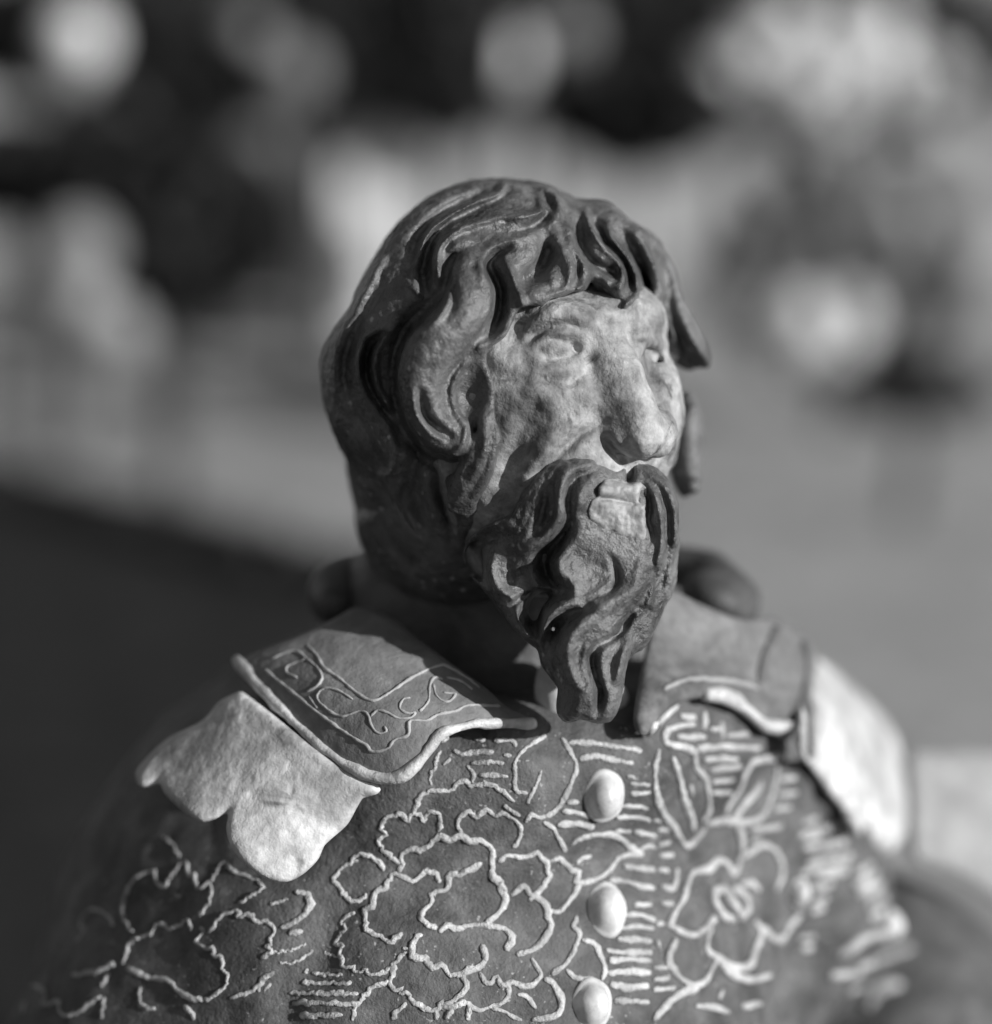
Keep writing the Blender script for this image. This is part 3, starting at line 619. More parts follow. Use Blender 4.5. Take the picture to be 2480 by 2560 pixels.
BR = [
 ([(1112, 318, -.15), (1090, 380, -.28), (1042, 440, -.42), (985, 500, -.60), (985, 552, -.60), (1012, 602, -.5), (1062, 632, -.35), (1008, 652, -.42), (950, 692, -.60), (930, 752, -.62), (928, 830, -.5), (948, 865, -.2)], .14),
 ([(1162, 715, -.15), (1100, 737, -.30), (1040, 790, -.42), (1000, 860, -.42), (990, 920, -.42), (1010, 980, -.36), (1052, 1042, -.2)], .14),
 ([(1352, 748, -.10), (1290, 820, -.24), (1220, 870, -.3), (1190, 930, -.3), (1200, 1000, -.26), (1222, 1060, -.3), (1216, 1130, -.34), (1190, 1195, -.25)], .07),
 ([(830, 388, -.10), (740, 410, -.28), (692, 450, -.42), (690, 520, -.5), (702, 582, -.38), (722, 622, -.1)], .13),
 ([(965, 185, -.08), (892, 268, -.18), (866, 350, -.15)], .08), ([(1390, 138, -.10), (1460, 200, -.17), (1507, 290, -.2), (1514, 400, -.2), (1502, 500, -.17), (1482, 600, -.17), (1476, 680, -.1)], .045),
 ([(1400, 190, -.10), (1432, 260, -.2), (1424, 340, -.2), (1442, 400, -.14), (1424, 445, -.05)], .055), ([(1240, 480, -.05), (1286, 540, -.16), (1292, 600, -.16), (1250, 652, -.16), (1185, 667, -.08)], .06),
 ([(1170, 510, -.12), (1190, 560, -.2), (1180, 610, -.14)], .26), ([(1185, 128, -.05), (1112, 168, -.15), (1082, 240, -.2), (1088, 315, -.18)], .07),
 ([(1060, 130, -.05), (1000, 215, -.12), (972, 310, -.15), (952, 390, -.1)], .09), ([(1030, 170, -.04), (1020, 260, -.07), (1000, 350, -.06)], .04), ([(930, 230, -.05), (920, 320, -.08), (880, 400, -.06)], .05),
 ([(862, 480, -.05), (840, 540, -.1), (852, 602, -.08)], .07), ([(905, 560, -.1), (910, 610, -.12)], .16), ([(1002, 622, -.10), (930, 647, -.2), (870, 680, -.2), (843, 704, -.08)], .045),
 ([(1132, 860, -.05), (1120, 950, -.10), (1150, 1035, -.1)], .07), ([(1292, 850, -.05), (1275, 950, -.10), (1262, 1040, -.08)], .08), ([(1345, 100, -.2), (1350, 140, -.45), (1345, 165, -.3)], .06),
 ([(1355, 760, .05), (1420, 700, .1), (1440, 640, .08)], .05), ([(1380, 720, -.05), (1430, 720, -.12), (1400, 750, -.08)], .04), ([(1452, 560, -.1), (1466, 620, -.14), (1450, 680, -.1)], .03),
 ([(1195, 92, .07), (1112, 113, .13), (1062, 165, .17), (1056, 250, .18), (1050, 340, .17), (1000, 412, .14), (930, 442, .12), (880, 452, .05)], .11),
 ([(1152, 200, .08), (1122, 290, .17), (1112, 370, .17), (1062, 450, .2), (1040, 520, .22), (1060, 590, .17), (1115, 625, .1)], .11),
 ([(772, 495, .08), (760, 560, .2), (790, 632, .22), (852, 672, .16)], .10), ([(960, 498, .12), (975, 560, .18), (1006, 622, .16)], .055), ([(862, 700, .08), (872, 762, .14), (922, 832, .14)], .07),
 ([(830, 290, .08), (760, 350, .14), (680, 395, .15), (645, 460, .16), (644, 520, .17), (672, 572, .14), (732, 632, .12)], .08),
 ([(1392, 550, .08), (1362, 640, .17), (1262, 692, .18), (1172, 752, .18), (1110, 812, .2), (1080, 900, .22), (1108, 990, .18), (1150, 1060, .12), (1130, 1130, .08)], .16),
 ([(978, 835, .12), (998, 762, .18), (1060, 710, .18), (1130, 700, .15), (1165, 722, .05)], .05), ([(1342, 855, .08), (1312, 930, .14), (1292, 1015, .1)], .055),
 ([(1440, 225, .10), (1476, 320, .14), (1482, 430, .14), (1462, 530, .12)], .045), ([(1302, 800, .08), (1240, 850, .12), (1204, 905, .12)], .05), ([(1500, 165, .08), (1536, 280, .12), (1542, 430, .12)], .07),
 ([(1100, 880, .04), (1070, 950, .06), (1090, 1020, .05)], .03), ([(1190, 780, .05), (1140, 830, .08), (1105, 900, .06)], .03), ([(1340, 580, .05), (1320, 640, .08), (1270, 665, .06)], .04),
]
B_OUT = [(1240, 100), (1130, 60), (1040, 75), (975, 130), (920, 190), (880, 270), (850, 320), (800, 345), (740, 370), (680, 408), (640, 465), (642, 530), (678, 592), (730, 632), (770, 672), (800, 722), (858, 792), (925, 850), (964, 880), (976, 950), (998, 1010),
 (1044, 1050), (1020, 1110), (1028, 1172), (1066, 1194), (1150, 1176), (1210, 1194), (1256, 1186), (1302, 1130), (1324, 1070), (1332, 1000), (1347, 940), (1400, 890), (1442, 810), (1476, 740), (1500, 690), (1536, 640), (1550, 500), (1552, 330), (1532, 220), (1482, 150), (1420, 104), (1350, 95)]
relief(be, B, chisel(BR, B), 2.6); relief(be, B, BR, 2.6, 1.3, out=B_OUT, rim=.45)
clip_outline(be, B, B_OUT, .24, grow=.045)
gv, gq = be.mesh(1)
gv = rough_up(gv, (1.5, 2, -1), ((2.5, .05), (6, .045), (14, .022)))
beard = part('beard', gv, gq, M['beard'])
# worn pale lower lip and the tuft under it, a thin layer proud of the beard
lp = Grid((1.4, -2.0, -1.3), (3.4, 1.2, 1.2), 0.028)
beard_base(lp, -.03)
LR = [([(1240, 212, .12), (1310, 210, .14), (1380, 207, .12)], .13, 2.4), ([(1222, 243, -.06), (1290, 256, -.09), (1372, 272, -.07)], .022), ([(1397, 215, -.2), (1395, 262, -.3)], .04), ([(1240, 300, .07), (1320, 310, .09), (1390, 320, .07)], .22)]
for i in range(9):
    t = (i+.4)/9; x0 = 1185+220*t+rng.uniform(-10, 10); y0 = 262+40*math.sin(t*2.6); x1 = x0-22+44*t; y1 = y0+85+70*t
    LR.append(([(x0, y0, -.01), (x0*.6+x1*.4-6*(1-t), y0*.6+y1*.4, -.045*rng.uniform(.5, 1.2)), (x1, y1, -.04)], .018))
LR += [([(1180, 370, -.07), (1240, 420, -.10), (1320, 450, -.10), (1420, 480, -.12)], .22)]
relief(lp, B, BR, 2.6, 1.35, out=B_OUT, rim=.45); relief(lp, B, LR, 2.6)
clip_outline(lp, B, [(1213, 200), (1240, 166), (1290, 160), (1340, 180), (1390, 176), (1420, 210), (1410, 290), (1416, 390), (1414, 440), (1396, 455), (1360, 420), (1330, 435), (1290, 400), (1240, 385), (1205, 360), (1176, 345), (1170, 290), (1188, 250), (1213, 240)], .05)
lv, lq = lp.mesh(1); lv = rough_up(lv, (1.5, 2, -1), ((2.5, .05), (6, .06), (14, .045)))
part('lower_lip', lv, lq, M['lip'])
print('beard', time.time()-T0)

# ================================================================ COAT
ct = Grid((-15, -2.0, -17), (19, 26, -1.0), 0.16)
ct.ell((-1.8, 9.6, -12.5), (9.0, 9.8, 10.1), 0)
ct.ell((-7.3, 7.7, -14.0), (4.3, 6.6, 8.3), .5, roll=.36)
ct.ell((11.4, 18.0, -17.0), (5.0, 6.5, 7.6), .6, roll=-.35)
ct.ell((-0.2, 9.0, -5.6), (5.0, 6.6, 3.0), 1.0)
ct.ell((5.0, 12.5, -9.0), (4.6, 6.0, 4.4), 1.0, roll=.3)
ct.tube([(-1.9, 2.25, -5.3), (0.4, 2.1, -5.3), (2.2, 3.0, -5.1), (3.6, 4.4, -4.7), (5.6, 7.2, -4.9)], [1.2, 1.25, 1.3, 1.35, 1.5], 2.0)
ct.ell((4.2, 9.9, -6.9), (3.1, 4.7, 2.9), .8)
cv, cq = ct.mesh(1); C0 = bvh_of(cv, cq)
for c, pts in (('G', [(700, 590, .10), (610, 740, .28), (545, 890, .30), (490, 1040, .26), (330, 1120, .2), (250, 1250, .26), (240, 1480, .26)]),
               ('K', [(1400, 520, .15), (1330, 700, .40), (1230, 900, .55), (1120, 1120, .6), (1020, 1350, .6), (960, 1560, .6)]),
               ('J', [(1160, 1440, .3), (1130, 1500, .35)])):
    sk(C0, c, pts, .15, ct, .5, 'cut', step=.3)
cv, cq = ct.mesh(1)
cv = rough_up(cv, (0, 12, -12), ((.6, .25), (1.7, .12)))
coat = part('coat', cv, cq, M['coat']); CB = bvh_of(cv, cq)
print('coat', time.time()-T0)
STROKES = {
 'E': [(.05, [(900,890),(870,850),(840,780),(835,700),(860,630),(890,570),(960,500),(1050,490),(1060,550),(1120,590),(1140,540),(1190,480),(1260,420),(1280,510),(1320,500),(1330,580),(1370,600),(1420,560),(1435,640),(1400,730),(1350,780)]),
  (.045, [(1430,550),(1480,470),(1520,420),(1580,480),(1700,530),(1780,575),(1760,620),(1700,650),(1630,700)]),
  (.045, [(830,1110),(860,1020),(890,960),(960,920),(1020,910),(1040,870),(1090,840),(1140,870),(1200,860),(1260,820)]),
  (.045, [(1280,810),(1300,890)]),
  (.05, [(1360,860),(1385,890),(1330,960),(1390,1000),(1450,1010),(1440,1045),(1500,1070),(1520,1110),(1500,1140),(1540,1180),(1530,1260),(1460,1320),(1380,1355)]),
  (.075, [(1380,1355),(1290,1340),(1210,1290),(1150,1230),(1070,1210),(980,1200),(860,1140)]),
  (.055, [(1425,890),(1480,810),(1540,765),(1600,750),(1640,770),(1600,800),(1700,780),(1730,820),(1800,825),(1850,860),(1860,900),(1830,930),(1830,980),(1800,1000),(1840,1030),(1780,1065)]),
  (.06, [(1850,1170),(1790,1210),(1740,1270),(1660,1320),(1560,1340)]),
  (.07, [(490,1180),(580,1180),(680,1160),(770,1110)]),
  (.05, [(220,1260),(290,1290),(310,1340),(290,1390),(400,1370),(400,1430),(450,1460),(530,1440),(580,1400),(640,1360),(680,1340)]),
  (.045, [(550,860),(560,800),(620,740),(680,750),(740,800),(775,850)]),
  (.06, [(950,1280),(950,1370),(990,1410),(1050,1415)]), (.04, [(1100,250),(1150,280),(1190,330),(1215,380)]),
  (.05, [(735,1190),(690,1270)]), (.05, [(710,1340),(690,1480)]), (.05, [(170,1370),(150,1450)]), (.06, [(1260,1400),(1320,1480)]),
  (.05, [(520,950),(560,900),(575,860)])],
 'F': [(.04, [(1395,640),(1380,580),(1420,500),(1430,430),(1460,380)]),
  (.06, [(1230,870),(1270,780),(1330,710),(1420,680),(1520,690),(1570,670),(1600,630),(1660,610),(1710,645),(1800,635),(1870,640),(1930,680),(2000,720),(2035,765)]),
  (.055, [(1150,1260),(1060,1200),(1000,1150),(970,1080),(1030,1040),(990,990),(1020,910),(1080,880),(1150,880),(1210,920),(1230,870),(1300,880),(1330,930),(1350,860),(1430,860),(1455,920),(1450,1000)]),
  (.08, [(1140,1320),(1160,1260),(1160,1180),(1230,1140),(1300,1160),(1380,1110),(1450,1050),(1530,1080),(1620,1040),(1700,1090),(1780,1080),(1850,1130),(1870,1200),(1870,1290),(1880,1370),(1940,1440),(1970,1500)])],
 'G': [(.055, [(1105,180),(1050,110),(960,60),(870,60),(810,130),(720,190),(670,260),(710,330),(760,410),(830,460),(900,440),(955,405)]), (.045, [(810,135),(885,110)]),
  (.07, [(1590,290),(1560,230),(1450,210),(1400,250),(1350,290),(1280,260),(1190,220),(1140,290),(1120,350),(1040,380),(1010,440),(1020,490),(940,540),(950,620),(950,700),(1010,740),(1080,770),(1150,820),(1200,780),(1250,735)]),
  (.07, [(1930,130),(1890,160),(1820,200),(1760,230),(1680,230),(1660,330),(1590,370),(1500,400),(1520,460),(1440,540),(1430,620),(1490,670),(1550,690)]),
  (.05, [(860,555),(790,590),(730,640),(770,680),(730,750),(690,820),(750,840),(720,900),(740,960),(740,1020),(840,1030),(850,1075),(950,1050),(980,1090),(1090,1070),(1150,1040),(1200,990),(1270,920),(1310,880),(1260,870)]),
  (.08, [(1420,745),(1370,790),(1340,860),(1350,930),(1410,960),(1460,930),(1500,1010),(1560,1030),(1610,1000),(1640,1060),(1690,1100),(1760,1080),(1820,1040),(1900,1050)]),
  (.06, [(1200,1010),(1180,1100),(1160,1190),(1220,1230),(1260,1200),(1240,1250),(1310,1260),(1350,1320),(1420,1360),(1500,1400),(1560,1390),(1600,1330),(1620,1380),(1720,1350),(1800,1330),(1860,1360)]),
  (.065, [(1780,1100),(1810,1170),(1800,1240),(1740,1290),(1680,1330),(1620,1370)]), (.055, [(1130,1155),(1030,1190),(950,1250),(890,1330),(850,1400),(830,1480)]),
  (.06, [(1300,1350),(1230,1390),(1180,1470)]), (.06, [(1550,1400),(1560,1480)]), (.06, [(1830,1360),(1830,1480)]), (.06, [(1700,1400),(1640,1470)]),
  (.05, [(500,1085),(740,1095)]), (.06, [(400,1165),(820,1165)]), (.06, [(290,1255),(880,1255)]), (.07, [(330,1335),(880,1345)]), (.07, [(380,1445),(730,1445)]),
  (.075, [(340,370),(440,410),(470,450),(440,540),(370,610),(290,660),(210,695)]), (.05, [(120,485),(280,440)]), (.08, [(280,740),(340,735),(390,715)]),
  (.035, [(150,900),(300,880),(420,830)]), (.035, [(200,995),(350,980),(490,890)]), (.035, [(590,900),(700,940)]), (.05, [(20,1230),(60,1130),(140,1070)])],
 'H': [(.05, [(270,285),(350,285)]), (.06, [(430,290),(560,290),(600,330)]), (.07, [(110,370),(180,400),(280,380),(410,380)]), (.06, [(510,410),(560,410)]),
  (.07, [(250,470),(380,460),(500,470)]), (.06, [(320,560),(530,570)]), (.04, [(215,490),(265,560),(255,620)]),
  (.05, [(830,250),(740,310),(650,370),(595,460),(590,560),(600,680),(685,705)]), (.045, [(800,530),(770,620),(730,700),(690,790)]),
  (.065, [(965,270),(1010,350),(1055,430),(1080,510),(1040,620),(990,730),(930,820),(860,880),(770,900),(720,870),(680,930)]),
  (.06, [(170,1020),(140,960),(170,880),(230,850),(290,890),(370,835),(430,880),(490,860),(540,890),(600,920),(640,990),(620,1080),(580,1130)]),
  (.07, [(510,800),(570,850),(630,880)]), (.07, [(820,940),(880,970),(930,1050),(970,1120),(990,1160)]),
  (.07, [(1020,310),(1200,310),(1400,340),(1590,370)]), (.07, [(1110,440),(1200,410),(1350,440),(1520,470)]), (.06, [(1010,780),(1090,775)]),
  (.07, [(970,850),(1090,860),(1190,900)]), (.08, [(930,960),(1060,950),(1210,970)]), (.08, [(1040,1110),(1110,1060),(1250,1035),(1380,1040),(1450,1090),(1540,1160),(1600,1190)]),
  (.08, [(1600,1190),(1500,1190),(1400,1230),(1340,1310),(1270,1370),(1180,1400),(1100,1420)]), (.06, [(1490,570),(1540,590)]), (.06, [(1510,630),(1650,640)]),
  (.06, [(1510,710),(1660,700)]), (.07, [(1430,810),(1560,810),(1640,830)]), (.07, [(1400,900),(1530,895),(1660,920)]), (.075, [(1390,1000),(1500,1010)]),
  (.075, [(1540,1010),(1700,1040)]), (.07, [(1590,1150),(1650,1120),(1700,1140)]), (.06, [(1740,1110),(1820,1100)]), (.06, [(1740,1200),(1840,1200)]),
  (.08, [(1460,1280),(1560,1300),(1690,1310)]), (.085, [(1340,1390),(1450,1400),(1580,1440),(1690,1460)]), (.06, [(1730,1320),(1800,1310)]),
  (.075, [(880,1240),(940,1220),(1000,1270),(1040,1320),(1100,1330),(1070,1400),(1100,1430)]), (.065, [(1080,1260),(1110,1230),(1190,1200)])],
 'I': [(.075, [(510,120),(560,70),(650,70),(720,80),(840,40),(870,90),(920,120),(920,200),(950,230),(910,300),(880,350),(820,400),(770,450)]),
  (.08, [(440,190),(460,260),(520,300),(520,370),(570,420),(540,510),(480,590),(400,640)]),
  (.085, [(0,720),(60,670),(150,700),(250,670),(370,670),(480,680),(570,710),(620,760),(610,820),(570,870)]),
  (.08, [(140,1110),(180,1090),(250,1060),(330,1030),(380,980),(390,920),(360,850)]),
  (.085, [(620,410),(720,320),(770,390),(850,440),(910,500),(930,600),(960,660),(920,760),(860,840),(780,890),(670,920)]),
  (.07, [(930,540),(1030,550),(1080,500),(1130,430),(1190,340),(1200,320)]), (.07, [(1180,600),(1150,680),(1200,740),(1170,850),(1120,950),(1050,1030),(970,1080)]),
  (.075, [(1090,1050),(1150,1110),(1240,1130),(1320,1120)]), (.07, [(1230,800),(1320,820),(1370,900),(1410,1000),(1420,1060),(1400,1130)]),
  (.07, [(340,1080),(400,1170),(440,1170),(490,1110),(530,1190),(620,1160),(700,1190),(780,1190),(850,1130),(870,1080),(830,1020),(790,960)]),
  (.06, [(590,1190),(590,1280),(530,1340),(440,1370),(350,1400),(280,1380),(230,1340),(120,1370),(30,1380)]), (.065, [(670,1270),(740,1280),(830,1380)]),
  (.085, [(910,1130),(980,1180),(1030,1270),(1050,1350),(1020,1430),(900,1470),(800,1480)]), (.06, [(450,1380),(550,1410),(620,1450),(700,1490)]),
  (.06, [(250,1400),(240,1480)]), (.06, [(100,1400),(50,1470)]),
  (.085, [(1680,490),(1820,490)]), (.085, [(1610,580),(1720,580),(1850,620)]), (.085, [(1550,700),(1700,680),(1840,700)]), (.085, [(1540,790),(1700,790),(1820,810)]),
  (.085, [(1440,890),(1600,900),(1820,900)]), (.085, [(1460,980),(1600,960),(1820,980)]), (.085, [(1450,1080),(1600,1070),(1810,1080)]),
  (.085, [(1470,1170),(1580,1200),(1700,1200),(1790,1190)]), (.085, [(1510,1320),(1650,1320),(1790,1330)])],
 'J': [(.09, [(100,810),(80,900),(85,1020),(110,1120),(160,1200),(220,1290),(250,1330),(300,1290),(350,1230)]), (.09, [(180,850),(210,960),(240,1080),(270,1160),(290,1240)]),
  (.09, [(290,670),(220,680),(150,700),(130,750),(160,780),(230,790),(290,830),(300,900),(350,970),(370,1060),(370,1130),(340,1200)]),
  (.08, [(220,630),(290,630)]), (.08, [(200,740),(350,740)]), (.09, [(310,800),(450,790),(640,800)]), (.08, [(350,860),(520,860)]), (.08, [(380,920),(540,900)]),
  (.08, [(390,985),(500,970)]), (.08, [(390,1040),(490,1040)]), (.09, [(345,610),(345,690)]), (.09, [(440,660),(440,740)]), (.08, [(470,730),(580,725)]),
  (.10, [(770,840),(680,860),(600,880),(560,950),(530,1040),(480,1100),(460,1160)]), (.10, [(650,980),(600,1060),(540,1130),(500,1190)]),
  (.09, [(740,900),(720,1010),(690,1110),(640,1180),(560,1200),(450,1190),(360,1210)]), (.11, [(530,1220),(550,1320),(530,1430),(500,1490)]),
  (.09, [(600,1240),(760,1220)]), (.1, [(760,970),(830,960)]), (.1, [(750,1050),(840,1040)]), (.1, [(730,1130),(810,1120)]), (.1, [(860,1270),(960,1250)]),
  (.12, [(980,1240),(1080,1225)]), (.12, [(880,1340),(1100,1310)]), (.08, [(275,1000),(280,1050)])],
 'K': [(.10, [(190,850),(250,740),(300,660),(320,560),(360,490),(460,470),(530,410),(590,440),(630,500)]), (.10, [(190,860),(260,880),(350,920),(420,890),(500,800)]),
  (.10, [(700,390),(780,330),(860,310),(920,350),(960,430),(960,520),(920,600)]), (.12, [(640,810),(560,780),(510,700),(500,620),(560,600),(600,660),(680,770)]),
  (.14, [(640,600),(720,660),(730,740),(680,800)]), (.12, [(690,570),(760,570),(800,610)]),
  (.10, [(480,870),(450,1010),(540,1080),(620,1130),(740,1120),(790,1000),(820,900),(780,830)]), (.11, [(820,870),(900,940),(960,950),(1010,870),(1080,780)]),
  (.10, [(240,950),(190,1080),(230,1150),(290,1220),(380,1260),(450,1210),(500,1120),(540,1080)]), (.10, [(90,1490),(180,1390),(280,1310),(380,1270)]),
  (.11, [(550,1110),(620,1180),(750,1220),(880,1190)]), (.10, [(380,1400),(480,1400),(600,1440)]),
  (.08, [(130,200),(190,210)]), (.08, [(130,300),(200,290)]), (.08, [(140,380),(220,375)]), (.08, [(130,470),(190,480)]), (.08, [(150,590),(230,590),(250,470)]),
  (.08, [(150,700),(220,700)]), (.07, [(120,845),(160,835)]), (.08, [(115,960),(130,990)]), (.08, [(90,1140),(180,1140)]), (.08, [(90,1220),(190,1210)]), (.08, [(90,1290),(230,1270)]),
  (.12, [(1140,430),(1420,380)]), (.12, [(1200,510),(1400,480)]), (.12, [(1180,600),(1300,570)]), (.12, [(1170,700),(1260,670)]), (.14, [(1460,580),(1600,500)]), (.14, [(1480,640),(1640,580)]),
  (.14, [(1540,720),(1660,670)]), (.14, [(1350,1050),(1550,930),(1700,900)]), (.16, [(1480,1140),(1700,1050),(1830,1010)]), (.12, [(1300,1190),(1500,1180)]),
  (.16, [(1560,1400),(1620,1280),(1760,1250)])],
}
STROKES['J'] += [(.10, [(870, 1470), (1120, 1430)]), (.10, [(880, 1200), (950, 1180)]), (.08, [(380, 700), (430, 695)]), (.08, [(600, 1300), (650, 1290)]), (.09, [(1100, 1180), (1040, 1160)])]
STROKES['K'] += [(.10, [(1120, 260), (1220, 240)]), (.11, [(1160, 760), (1240, 730)]), (.11, [(1080, 940), (1180, 930)]), (.11, [(1100, 1010), (1170, 1000)]), (.08, [(560, 1290), (540, 1340)]),
 (.10, [(700, 1400), (820, 1380)]), (.13, [(1460, 500), (1560, 440)]), (.14, [(1560, 800), (1640, 760)]), (.13, [(1420, 1300), (1540, 1260)])]
STROKES['H'] += [(.045, [(30, 480), (80, 430)]), (.05, [(1690, 920), (1740, 930)]), (.06, [(1350, 1500), (1400, 1505)])]
STROKES['G'] += [(.045, [(120, 1180), (60, 1240)]), (.04, [(430, 1050), (410, 1075)])]
for c, L_ in STROKES.items():
    for r, pts in L_: cord(CB, c, pts, r*0.92, M['cord'], parent=coat, jit=0.024 if c in 'EFG' else 0.010, wob=.24)
print('cords', time.time()-T0)

def dome(name, c, x, y, rx, rz, dep, m, parent, bvh, lift=0.0):
    """domed button: a turned profile with a rim, set on the cloth"""
    h, n = drop(bvh, *uv(c, x, y)); n = (n+Vector((0, -1, 0))*0.6).normalized()
    a = n.cross(Vector((0, 0, 1))).normalized(); b = a.cross(n)
    prof = [(0, 1.0), (.25, .97), (.5, .86), (.7, .68), (.82, .48), (.9, .30), (.97, .22), (1.08, .16), (1.12, .05), (1.10, -.2)]
    V = []; F = []; ns = 28
    for i, (q, hh) in enumerate(prof):
        for j in range(ns):
            t = 2*math.pi*j/ns
            wq = 1+.035*math.sin(2*t+rx*90)+.02*math.sin(5*t+rz*70)+rng.uniform(-.006, .006)
            V.append(h+n*(dep*hh+lift)+a*(rx*q*wq*math.cos(t))+b*(rz*q*wq*math.sin(t)))
    for i in range(len(prof)-1):
        for j in range(ns): F.append((i*ns+j, (i+1)*ns+j, (i+1)*ns+(j+1) % ns, i*ns+(j+1) % ns))
    return part(name, V, F, m, parent)
dome('button', 'H', 1295, 725, .40, .47, .44, M['button'], coat, CB)
dome('button', 'I', 1430, 540, .38, .52, .46, M['button'], coat, CB)
dome('button', 'I', 1305, 1350, .39, .46, .42, M['button'], coat, CB)
dome('button', 'K', 1060, 630, .24, .32, .30, M['button'], coat, CB, lift=.12)
dome('button', 'K', 1690, 850, .36, .36, .36, M['button'], coat, CB)

# ================================================================ COLLARS AND EPAULETTES
def fitq(ctrl):
    Am = []; bvv = []
    for c, x, y, dep in ctrl:
        u, v = uv(c, x, y); Am.append([1, u, v, u*u, u*v, v*v] if len(ctrl) >= 7 else [1, u, v]); bvv.append(dep)
    k = np.linalg.lstsq(np.array(Am), np.array(bvv), rcond=None)[0]
    if len(k) == 3: k = np.concatenate([k, [0, 0, 0]])
    return lambda U, V: k[0]+k[1]*U+k[2]*V+k[3]*U*U+k[4]*U*V+k[5]*V*V
def slab(name, c, poly, ctrl, th, m, rnd=0.06, h=0.05, under=None, gap=0.12, bulge=0.0, amp=((1.5, .05), (5, .03)), smooth=1):
    pu = spline([uv(c, *p) for p in poly]+[uv(c, *poly[0])], .15)[:-1]
    lo, hi = pu.min(0)-.3, pu.max(0)+.3; f = fitq(ctrl)
    us = np.arange(lo[0], hi[0], h); vs_ = np.arange(lo[1], hi[1], h)
    U, V = np.meshgrid(us, vs_, indexing='ij')
    d2 = poly_sd(pu, U.astype(np.float32), V.astype(np.float32)); y0 = f(U, V)
    if under is not None:
        cs = np.arange(0, len(us), 6); cz = np.arange(0, len(vs_), 6); Yc = np.full((len(cs), len(cz)), 99.0)
        for i, a in enumerate(cs):
            for j, b in enumerate(cz):
                dd = (Vector((us[a], 0, vs_[b]))-EYE).normalized(); hh = under.ray_cast(EYE, dd)
                if hh[0] is not None: Yc[i, j] = hh[0].y
        fi = np.clip(np.arange(len(us))/6, 0, len(cs)-1.001); fj = np.clip(np.arange(len(vs_))/6, 0, len(cz)-1.001)
        i0 = fi.astype(int); j0 = fj.astype(int); a = (fi-i0)[:, None]; b = (fj-j0)[None, :]
        i1 = np.minimum(i0+1, len(cs)-1); j1 = np.minimum(j0+1, len(cz)-1)
        Yi = Yc[i0][:, j0]*(1-a)*(1-b)+Yc[i1][:, j0]*a*(1-b)+Yc[i0][:, j1]*(1-a)*b+Yc[i1][:, j1]*a*b
        k = .9; g = Yi-gap; hh = np.maximum(k-np.abs(y0-g), 0)/k; y0 = np.minimum(y0, g)-hh*hh*k*.25
    y0 = y0-bulge*(1-np.exp(np.minimum(d2, 0)/0.35))
    ylo, yhi = y0[d2 < .1].min()-th-.3, y0[d2 < .1].max()+th+.3
    wy = np.arange(ylo, yhi, h).astype(np.float32)
    gy, gx = np.gradient(y0, h); sl_ = np.sqrt(1+np.clip(gx**2+gy**2, 0, 9))
    q1 = np.maximum(d2+rnd, 0)[:, None, :]; q2 = np.maximum(np.abs(wy[None, :, None]-y0[:, None, :])/sl_[:, None, :]-th+rnd, 0)
    sd = np.sqrt(q1*q1+q2*q2)-rnd
    ins = np.maximum((d2)[:, None, :], np.abs(wy[None, :, None]-y0[:, None, :])/sl_[:, None, :]-th)
    sd = np.where((q1 <= 0) & (q2 <= 0), ins, sd)
    G = Grid((us[0], wy[0], vs_[0]), (us[0]+h*(len(us)-1), wy[0]+h*(len(wy)-1), vs_[0]+h*(len(vs_)-1)), h)
    G.d = sd.astype(np.float32)
    v, q = G.mesh(smooth)
    v = v.astype(float); y = v[:, 1]; k = (D+y)/D; v = np.stack([v[:, 0]*k, y, v[:, 2]*k], 1)
    n = sum(a*vnoise(v, s, 11+i) for i, (s, a) in enumerate(amp)); v[:, 1] += n
    return part(name, v, q, m), bvh_of(v, q)

shell_l = [(880,330),(1000,420),(1150,540),(1300,640),(1400,690),(1375,712),(1325,722),(1300,765),(1270,820),(1225,860),(1185,895),(1165,945),(1110,1000),(1050,1030),(980,1022),(900,970),(843,900),(825,830),(836,772),(790,800),(740,815),(690,790),(640,750),(595,700),(585,668),(520,690),(490,640),(530,580),(620,500),(740,440),(800,370)]
ep1, SB = slab('epaulette', 'C', shell_l, [('C',1050,1000,.3),('C',1380,700,.45),('C',840,880,.65),('C',600,700,1.7),('C',500,650,2.4),('C',880,330,2.0),('C',740,440,2.5),('C',1000,700,.75),('C',1150,900,.3)],
            .16, M['shell'], under=CB, gap=.38, rnd=.12, bulge=.10)
ep1['label'] = 'pale scalloped epaulette on the sharp left shoulder'
def pts_uv(c, pl): return pl
col_l = [(120,380),(210,490),(300,590),(400,690),(500,790),(600,880),(700,960),(800,1020),(900,1070),(980,1085),(1050,1080),(1120,1050),(1210,965),(1280,880),(1340,815),(1450,780),(1560,760),(1700,760),(1880,762),(1850,700),(1720,630),(1600,520),(1400,380),(1200,230),(1050,110),(950,60),(830,40),(700,110),(480,215),(250,300)]
cl, LB = slab('collar_flap', 'L', col_l, [('L',1000,1060,.12),('L',1880,750,1.25),('L',1720,700,1.1),('L',1340,815,.2),('L',120,380,2.9),('L',950,70,3.2),('L',1500,450,1.5),('L',600,600,1.2),('L',500,790,1.3),('L',1200,500,.9),('L',830,50,3.5)],
            .13, M['collar'], under=SB, gap=.30, rnd=.10, bulge=.06)
cl['label'] = 'sharp collar flap with fine incised scrolls on the left'
